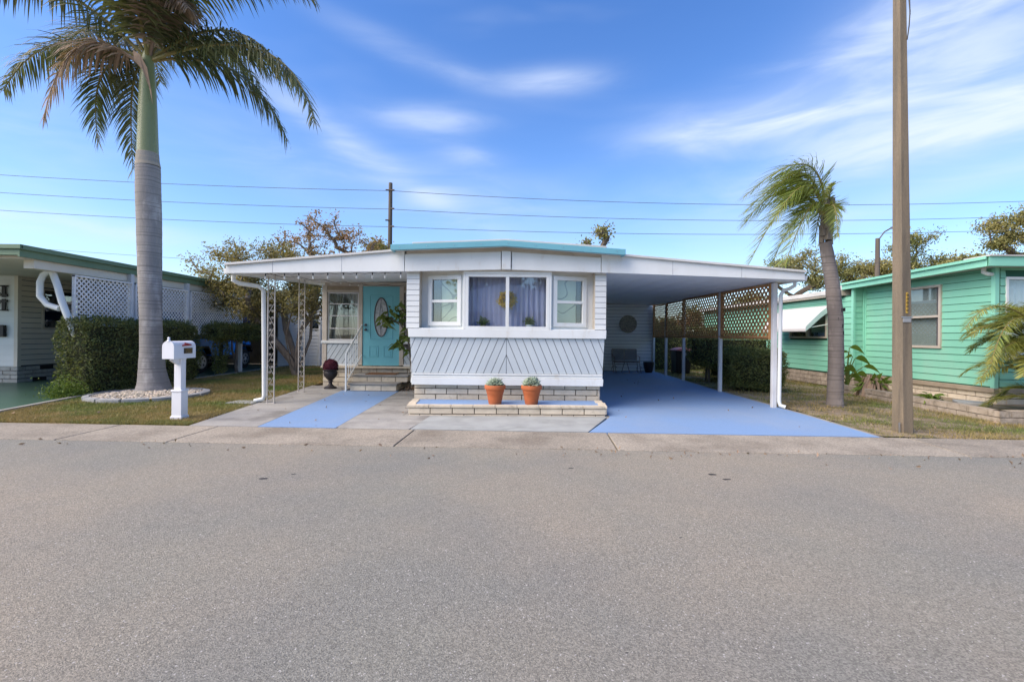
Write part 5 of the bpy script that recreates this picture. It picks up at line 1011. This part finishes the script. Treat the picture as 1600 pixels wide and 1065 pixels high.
# ------------------------------------------------------------------ hedges
def hedge(name, lab, blobs, n, core=True, ls=.055, mat='hedge_leaf', extra=None, trunks=(), cat='hedge', group=None):
    """blobs: boxes x0,x1,y0,y1,z0,z1; leaves crowd the shell, a dark twiggy core sits inside"""
    b0 = blobs[0]; t = thing(name, lab, cat, ((b0[0]+b0[1])/2, (b0[2]+b0[3])/2, 0), group); P = []; O = []
    area = [2*((b[1]-b[0])*(b[3]-b[2])+(b[1]-b[0])*(b[5]-b[4])+(b[3]-b[2])*(b[5]-b[4])) for b in blobs]
    for b, ar in zip(blobs, area):
        k = int(n*ar/sum(area)); lo = np.array([b[0], b[2], b[4]]); hi = np.array([b[1], b[3], b[5]]); c = (lo+hi)/2; h = (hi-lo)/2
        fa = np.array([h[1]*h[2], h[0]*h[2], h[0]*h[1]]); ax = RNG.choice(3, k, p=fa/fa.sum()); s = RNG.choice([-1., 1.], k)
        q = RNG.uniform(-1, 1, (k, 3)); q[np.arange(k), ax] = s; nrm = np.zeros((k, 3)); nrm[np.arange(k), ax] = s
        p_ = c+h*q; wob = .045*np.sin(p_[:, 0:1]*5+p_[:, 2:3]*4)+.04*np.sin(p_[:, 1:2]*6+1)+.03*np.sin(p_[:, 2:3]*9+p_[:, 1:2]*3)
        rd = np.maximum(0, (np.abs(q)).sum(1)-2.25)[:, None]*.12; p_ = p_+nrm*(wob+RNG.normal(size=(k, 1))*.035-abs(RNG.normal(size=(k, 1)))*.04)-unit(q)*rd
        P.append(p_); O.append(nrm*.9)
    for b in blobs:                                  # stray shoots above the clipped face
        for _ in range(int(26*(b[3]-b[2]))):
            x_, y_ = rnd.uniform(b[0], b[1]), rnd.uniform(b[2], b[3]); hh = rnd.uniform(.04, .14); q = np.linspace(0, 1, 9)[:, None]
            P.append(np.array([x_, y_, b[5]-.02])+q*np.array([rnd.gauss(0, .03), rnd.gauss(0, .03), hh])); O.append(np.tile([0, 0, .6], (9, 1)))
    P = np.concatenate(P); O = np.concatenate(O); k = P[:, 2] > .02; V, F = leaves(P[k], ls, .3, .42, O[k]); npmesh('foliage', V, F, mat, t)
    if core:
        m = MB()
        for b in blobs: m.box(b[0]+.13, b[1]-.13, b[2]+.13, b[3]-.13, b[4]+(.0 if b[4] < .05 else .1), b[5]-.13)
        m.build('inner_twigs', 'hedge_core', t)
    for tr_ in trunks: m = MB(); m.tube(tr_[0], tr_[1], 8); m.build('trunk', 'bark_grey', t, smooth=True)
    return t
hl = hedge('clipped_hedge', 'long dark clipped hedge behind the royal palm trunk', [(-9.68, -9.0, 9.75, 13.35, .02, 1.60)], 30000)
tag(npmesh('shrub', *leaves(np.array([(-9.15+rnd.gauss(0, .16), 9.45+rnd.gauss(0, .14), abs(rnd.gauss(.02, .16))) for _ in range(2500)]), .045), 'hedge_light_leaf'), 'bright green low shrub at the foot of the hedge beside green pad', 'shrub')
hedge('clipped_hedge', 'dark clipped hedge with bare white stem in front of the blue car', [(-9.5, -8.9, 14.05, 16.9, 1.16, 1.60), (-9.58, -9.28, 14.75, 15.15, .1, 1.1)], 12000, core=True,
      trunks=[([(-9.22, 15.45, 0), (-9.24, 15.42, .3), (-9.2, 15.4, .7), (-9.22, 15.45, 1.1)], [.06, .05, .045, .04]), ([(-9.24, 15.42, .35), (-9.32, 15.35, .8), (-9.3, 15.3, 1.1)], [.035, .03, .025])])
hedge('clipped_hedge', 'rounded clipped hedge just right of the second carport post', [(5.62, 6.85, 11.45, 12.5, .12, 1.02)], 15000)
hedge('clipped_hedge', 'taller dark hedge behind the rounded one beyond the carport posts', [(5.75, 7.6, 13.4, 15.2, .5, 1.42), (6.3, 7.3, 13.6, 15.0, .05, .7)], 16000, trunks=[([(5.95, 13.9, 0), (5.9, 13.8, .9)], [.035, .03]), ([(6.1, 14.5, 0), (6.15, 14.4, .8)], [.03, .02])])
hedge('dark_shrub', 'dark shrub mass behind the trash bin past the carport', [(5.7, 8.9, 19.0, 20.4, .0, 1.75)], 9000, ls=.08, cat='shrub')
hedge('rear_hedge', 'loose dark hedge far behind the right side yard', [(-2.0, 9.0, 25, 26.5, 0, 2.3)], 7000, ls=.14)
hedge('rear_hedge', 'loose dark hedge far behind the white shed', [(-16, -5.5, 25, 26.5, 0, 2.6)], 7000, ls=.14)

# dry leaves blown along the kerb, the drive and the beds
P = []
for _ in range(260):
    k = rnd.random()
    if k < .35: x = rnd.uniform(-8, 8); P.append((x, kerb(x)-abs(rnd.gauss(0, .25)), .012))
    elif k < .5: P.append((rnd.uniform(1.8, 5), rnd.uniform(7, 17.5), .022))
    elif k < .65: P.append((rnd.uniform(-4.8, -1.5), rnd.uniform(6.6, 11), .022))
    elif k < .8: P.append((rnd.uniform(5.4, 8), rnd.uniform(6.6, 13), .04))
    else: P.append((rnd.uniform(-8.2, -5), rnd.uniform(6.8, 13), .05))
tag(npmesh('leaf_litter', *leaves(np.array(P), .045, -.1, .5, None, .5), 'dead_leaf'), 'small dry leaves scattered along the kerb, drive and lawns', 'leaf litter', kind='stuff')
# ------------------------------------------------------------------ trees
def tree(name, lab, base, stems, blobs, nleaf, ls, mat, bark, r0=.12, ntarget=60, seed=1, jit=.35, clump=.28, cat='tree', group=None, fill=.0):
    """stems: polylines from the ground; blobs: ellipsoids (x,y,z,rx,ry,rz,weight) that hold the twig ends"""
    rg = random.Random(seed); t = thing(name, lab, cat, base, group); nodes = []; par = []; wgt = []
    def addn(p_, pa): nodes.append(Vector(p_)); par.append(pa); wgt.append(0); return len(nodes)-1
    root = addn(base, -1)
    for s in stems:
        pa = root
        for p_ in s:
            prev = nodes[pa]
            for q in (.5, 1): pa = addn(prev.lerp(Vector(p_), q)+Vector([rg.gauss(0, .02)*jit for _ in range(3)]), pa)
    tg = []; tw = sum(b[6] for b in blobs)
    for b in blobs:
        for _ in range(max(1, int(ntarget*b[6]/tw))):
            d = Vector([rg.gauss(0, 1) for _ in range(3)]).normalized()*(rg.random()**.4); tg.append(Vector((b[0]+d.x*b[3], b[1]+d.y*b[4], b[2]+d.z*b[5])))
    bs = Vector(base); tg.sort(key=lambda v: (v-bs).length); tips = []
    for v in tg:
        best = min(range(len(nodes)), key=lambda i: (nodes[i]-v).length+(.0 if (nodes[i]-bs).length < (v-bs).length else 1e3)+(.6 if nodes[i].z > v.z else 0))
        a = nodes[best]; L = (v-a).length; ns = max(2, int(L/.35)); pa = best; off = Vector([rg.gauss(0, 1) for _ in range(3)])*L*.12*jit*2
        for i in range(1, ns+1):
            q = i/ns; pt = a.lerp(v, q)+off*math.sin(q*pi)+Vector((0, 0, .06*L*math.sin(q*pi)))+Vector([rg.gauss(0, .03)*jit for _ in range(3)]); pa = addn(pt, pa)
        tips.append(pa)
    for i in range(len(nodes)-1, 0, -1):
        if wgt[i] == 0: wgt[i] = 1
        wgt[par[i]] += wgt[i]**1.0 if par[i] >= 0 else 0
    mx = max(wgt[1:]) or 1; rad = [max(.006*(r0/.12), r0*(w/mx)**.5) for w in wgt]; ch = {}
    for i in range(1, len(nodes)): ch.setdefault(par[i], []).append(i)
    m = MB(); starts = [(0, c) for c in ch.get(0, [])]
    while starts:
        p_, c = starts.pop(); line = [nodes[p_], nodes[c]]; rr2 = [min(rad[p_], rad[c]*1.3) if p_ else rad[c]*1.25, rad[c]]
        while c in ch:
            kids = sorted(ch[c], key=lambda k: -wgt[k]); 
            for k in kids[1:]: starts.append((c, k))
            c = kids[0]; line.append(nodes[c]); rr2.append(rad[c])
        m.tube([tuple(v) for v in line], rr2, 6 if rr2[0] > .03 else 4, cap=True)
    m.build('trunk', bark, t, smooth=True)
    P = []; k = nleaf//len(tips); cen = [nodes[i] for i in tips]+[nodes[par[i]] for i in tips]
    for c in cen: P.append(np.array(c)+RNG.normal(size=(max(1, k//2), 3))*clump*np.array([1, 1, .7])*rg.uniform(.5, 1.25))
    P = np.concatenate(P); V, F = leaves(P, ls, .1, .5); npmesh('crown', V, F, mat, t); return t
tree('crape_tree', 'many stemmed tree with small olive leaves behind the left porch roof', (-6.9, 14.8, 0),
     [[(-7.1, 14.8, .5), (-7.7, 14.8, 1.2), (-8.1, 14.9, 2.1)], [(-7.0, 14.9, .6), (-7.35, 15.0, 1.5), (-7.5, 15.1, 2.5)], [(-6.85, 14.7, .7), (-6.8, 14.8, 1.4), (-6.3, 14.9, 2.2)], [(-6.8, 14.9, .4), (-6.55, 15.0, 1.2), (-6.6, 15.2, 2.3)], [(-7.0, 14.6, .4), (-7.15, 14.6, 1.2), (-6.9, 14.5, 2.2)]],
     [(-9.0, 14.9, 3.3, 1.5, 1.0, .95, 6), (-7.9, 15.0, 3.5, 1.2, 1.1, .9, 5), (-6.6, 15.0, 3.3, 1.2, 1.1, .8, 5), (-5.9, 15.2, 2.7, .8, .9, .8, 3), (-8.2, 14.6, 2.4, 1.2, .9, .7, 4), (-6.9, 14.7, 2.3, 1.1, .8, .6, 3.5), (-9.9, 14.8, 2.7, .8, .8, .6, 1.5)],
     30000, .075, 'tree_leaf', 'bark_grey', r0=.11, ntarget=170, seed=3, clump=.2)
tree('autumn_tree', 'taller thin tree with rusty brown leaves rising behind the porch roof', (-9.6, 22, 0), [[(-9.6, 22, 2.0), (-9.3, 22, 3.4)], [(-9.6, 22, 2.0), (-8.4, 22, 3.2)]],
     [(-10.3, 22, 5.6, 1.5, 1.3, .9, 3), (-9.0, 22, 6.4, 1.3, 1.2, .9, 4), (-7.3, 22, 5.6, 1.4, 1.2, .9, 4), (-11.2, 22, 4.7, 1.0, 1, .8, 2), (-6.6, 22, 4.7, 1.0, 1.2, .8, 3), (-9, 22, 4.8, 2, 1.2, .7, 2)], 6500, .10, 'autumn_leaf', 'bark_grey', r0=.15, ntarget=120, seed=8, clump=.16)
def at(px, py, Y): return ((px-800)/720*Y, Y, 1.36+(524-py)/720*Y)
def far(name, lab, px, Y, bl, n, ls, mat='far_leaf', seed=1, r0=.25, nt=40, clump=.5, lean=0):
    b = at(px, 524, Y); s = Y/720; bb = [(at(x, y, Y)[0], Y, at(x, y, Y)[2], rx*s, rx*s*.8, ry*s, w) for x, y, rx, ry, w in bl]; zc = min(q[2] for q in bb)*.75
    return tree(name, lab, (b[0], Y, 0), [[(b[0], Y, zc*.5), (b[0]+lean, Y, zc)]], bb, n, ls, mat, 'bark_dark', r0=r0, ntarget=nt, seed=seed, clump=clump)
far('oak_tree', 'open crowned twisted tree right behind the concrete pole', 1418, 42, [(1435, 362, 22, 16, 3), (1400, 385, 18, 10, 2), (1462, 405, 25, 14, 3), (1425, 410, 25, 14, 3), (1440, 385, 20, 20, 1)], 4800, .21, seed=2, nt=45, clump=.45, lean=.6)
far('oak_tree', 'large spreading dark tree at the far right above the green roof', 1640, 40, [(1560, 345, 24, 12, 3), (1585, 365, 26, 16, 3), (1555, 375, 20, 12, 2), (1600, 335, 30, 16, 4), (1640, 360, 50, 30, 6), (1600, 390, 20, 10, 1)], 9000, .21, seed=4, nt=80, clump=.42, r0=.35)
far('round_tree', 'small dense round tree top just above the green house roof', 1510, 36, [(1515, 402, 24, 9, 4), (1500, 410, 20, 8, 3)], 4000, .22, seed=5, nt=24, clump=.35)
far('yard_tree', 'golden green tree top right behind the leaning palm head', 1240, 38, [(1225, 410, 26, 14, 3), (1255, 405, 22, 18, 3), (1275, 430, 30, 16, 3), (1200, 430, 22, 12, 2)], 7500, .17, seed=6, nt=50, clump=.4)
far('yard_tree', 'golden green tree top between the palm and the lamp pole', 1335, 38, [(1325, 425, 28, 14, 3), (1350, 415, 24, 12, 3), (1380, 415, 22, 12, 3), (1310, 405, 12, 10, 1)], 7500, .17, seed=7, nt=50, clump=.4)
far('round_tree', 'sparse tree tip peeking over the main roof ridge', 935, 34, [(940, 362, 12, 12, 3), (918, 376, 10, 6, 1), (935, 400, 20, 12, 1)], 700, .22, seed=9, nt=14, clump=.28)
far('round_tree', 'small dark tree top beside the far wooden pole', 592, 30, [(590, 392, 16, 10, 3), (600, 398, 16, 8, 2)], 1800, .18, seed=10, nt=16, clump=.3)
far('round_tree', 'small tree top above the sage roof of beige house', 32, 40, [(30, 410, 10, 6, 3), (70, 416, 20, 6, 3)], 1500, .22, seed=11, nt=16, clump=.3)
far('yard_tree', 'orange lit tree beyond the end of the carport', 1040, 30, [(1032, 512, 20, 12, 3), (1060, 500, 30, 20, 3)], 3000, .16, 'autumn_leaf', seed=12, nt=24, clump=.35)  # orange light on this tree is put in by the autumn leaf colour
far('yard_tree', 'green tree beyond the carport lattice', 1130, 30, [(1120, 495, 50, 22, 3), (1170, 480, 40, 25, 3)], 5000, .18, seed=13, nt=30, clump=.4)

# ------------------------------------------------------------------ across the street (seen mirrored in the window panes)
OH = thing('opposite_house', 'cream gabled house across the street behind the viewer, mirrored in the front windows', 'house', (-1, -14, 0))
MB().box(-8, 7, -20, -12, 0, 2.8).build('wall', 'cream_trim', OH)
MB().extr([(-8.6, -11.5, 2.8), (7.6, -11.5, 2.8), (-.5, -11.5, 4.6)], (0, -9, 0)).build('roof', 'roof_white', OH)
for x in (-6, -2.5, 3.5): MB().box(x, x+1.4, -12.02, -11.98, 1.0, 2.2).build('window', 'screen', OH)
TL = {0: 'tall leafy tree left of the opposite house roof, behind the viewer', 8: 'tallest tree directly behind the opposite house', 13.5: 'lower tree right of the opposite roof ridge', 20: 'tree at the right corner of the opposite house', -8: 'tree far left across the street', 28: 'big tree far right across the street'}
for x, y, h in ((-9, -24, 9), (-2, -26, 10), (5, -23, 8.5), (12, -19, 8), (-16, -17, 8), (19, -22, 9)):
    tree('opposite_tree', TL[h+x], (x, y, 0), [[(x, y, 1.5), (x+.3, y, h*.5)]], [(x, y, h*.72, 3.2, 2.5, h*.26, 1)], 5000, .42, 'tree_leaf', 'bark_grey', r0=.2, ntarget=26, seed=int(x)+40, clump=.75, group='trees across the street')
# ------------------------------------------------------------------ far poles and wires
wp = thing('wooden_pole', 'distant wooden power pole rising behind the main roof', 'utility pole', (-8.0, 30, 0))
MB().tube([(-8.0, 30, 0), (-8.0, 30, 11.2)], [.17, .12], 10).build('shaft', 'pole_wood', wp)
for z, s in ((10.7, -1), (10.7, 1), (9.5, 1), (8.75, -1), (8.35, 1)): MB().tube([(-8.0, 29.9, z), (-8.0+s*.28, 29.85, z)], .05, 6).build('insulator', 'pole_wood', wp)
lp = thing('lamp_pole', 'distant wooden street lamp pole with curved arm above green roof', 'street lamp', (27.7, 35, 0))
MB().tube([(27.7, 35, 0), (27.7, 35, 9.0)], [.2, .15], 10).build('shaft', 'pole_wood', lp); MB().tube([(27.7, 35, 8.8), (28.2, 35, 9.5), (28.8, 35, 9.85)], .05, 6).build('arm', 'pole_wood', lp); MB().hexa([(28.7, 34.9, 9.75), (29.3, 34.9, 9.75), (29.3, 35.1, 9.75), (28.7, 35.1, 9.75)], [(28.7, 34.95, 9.9), (29.2, 34.95, 9.88), (29.2, 35.05, 9.88), (28.7, 35.05, 9.9)]).build('lamp_head', 'steel', lp)
for i, (zl, z0, zm, zr) in enumerate(((12.1, 10.7, 9.98, 10.75), (11.0, 9.5, 8.95, 9.75), (9.85, 8.35, 8.05, 8.8))):
    nm = ('topmost', 'middle', 'lowest of the three')[i]
    pts = []
    for k in range(31): x = -60+52*k/30; t = (x+60)/52; pts.append((x, 30, zl+1.4+(z0-zl-1.4)*t-1.7*4*t*(1-t)*.35))
    for k in range(1, 61): x = -8+56*k/60; t = k/60; a = z0+(zr+.6-z0)*t; pts.append((x, 30, a-(z0+(zr+.6-z0)*.4-zm)*4*t*(1-t)))
    tag(MB().tube(pts, .018, 4).build('power_line', 'wire'), nm+' power line crossing the sky behind the roofs', 'power line', 'power lines across the sky')
pts = [(-48+100*k/60, 34, 8.3-3.2*math.sin(pi*(k/60)*1.0)*.75+(.5*k/60)) for k in range(61)]
tag(MB().tube(pts, .016, 4).build('power_line', 'wire'), 'faint low power line just above the roofs', 'power line', 'power lines across the sky')
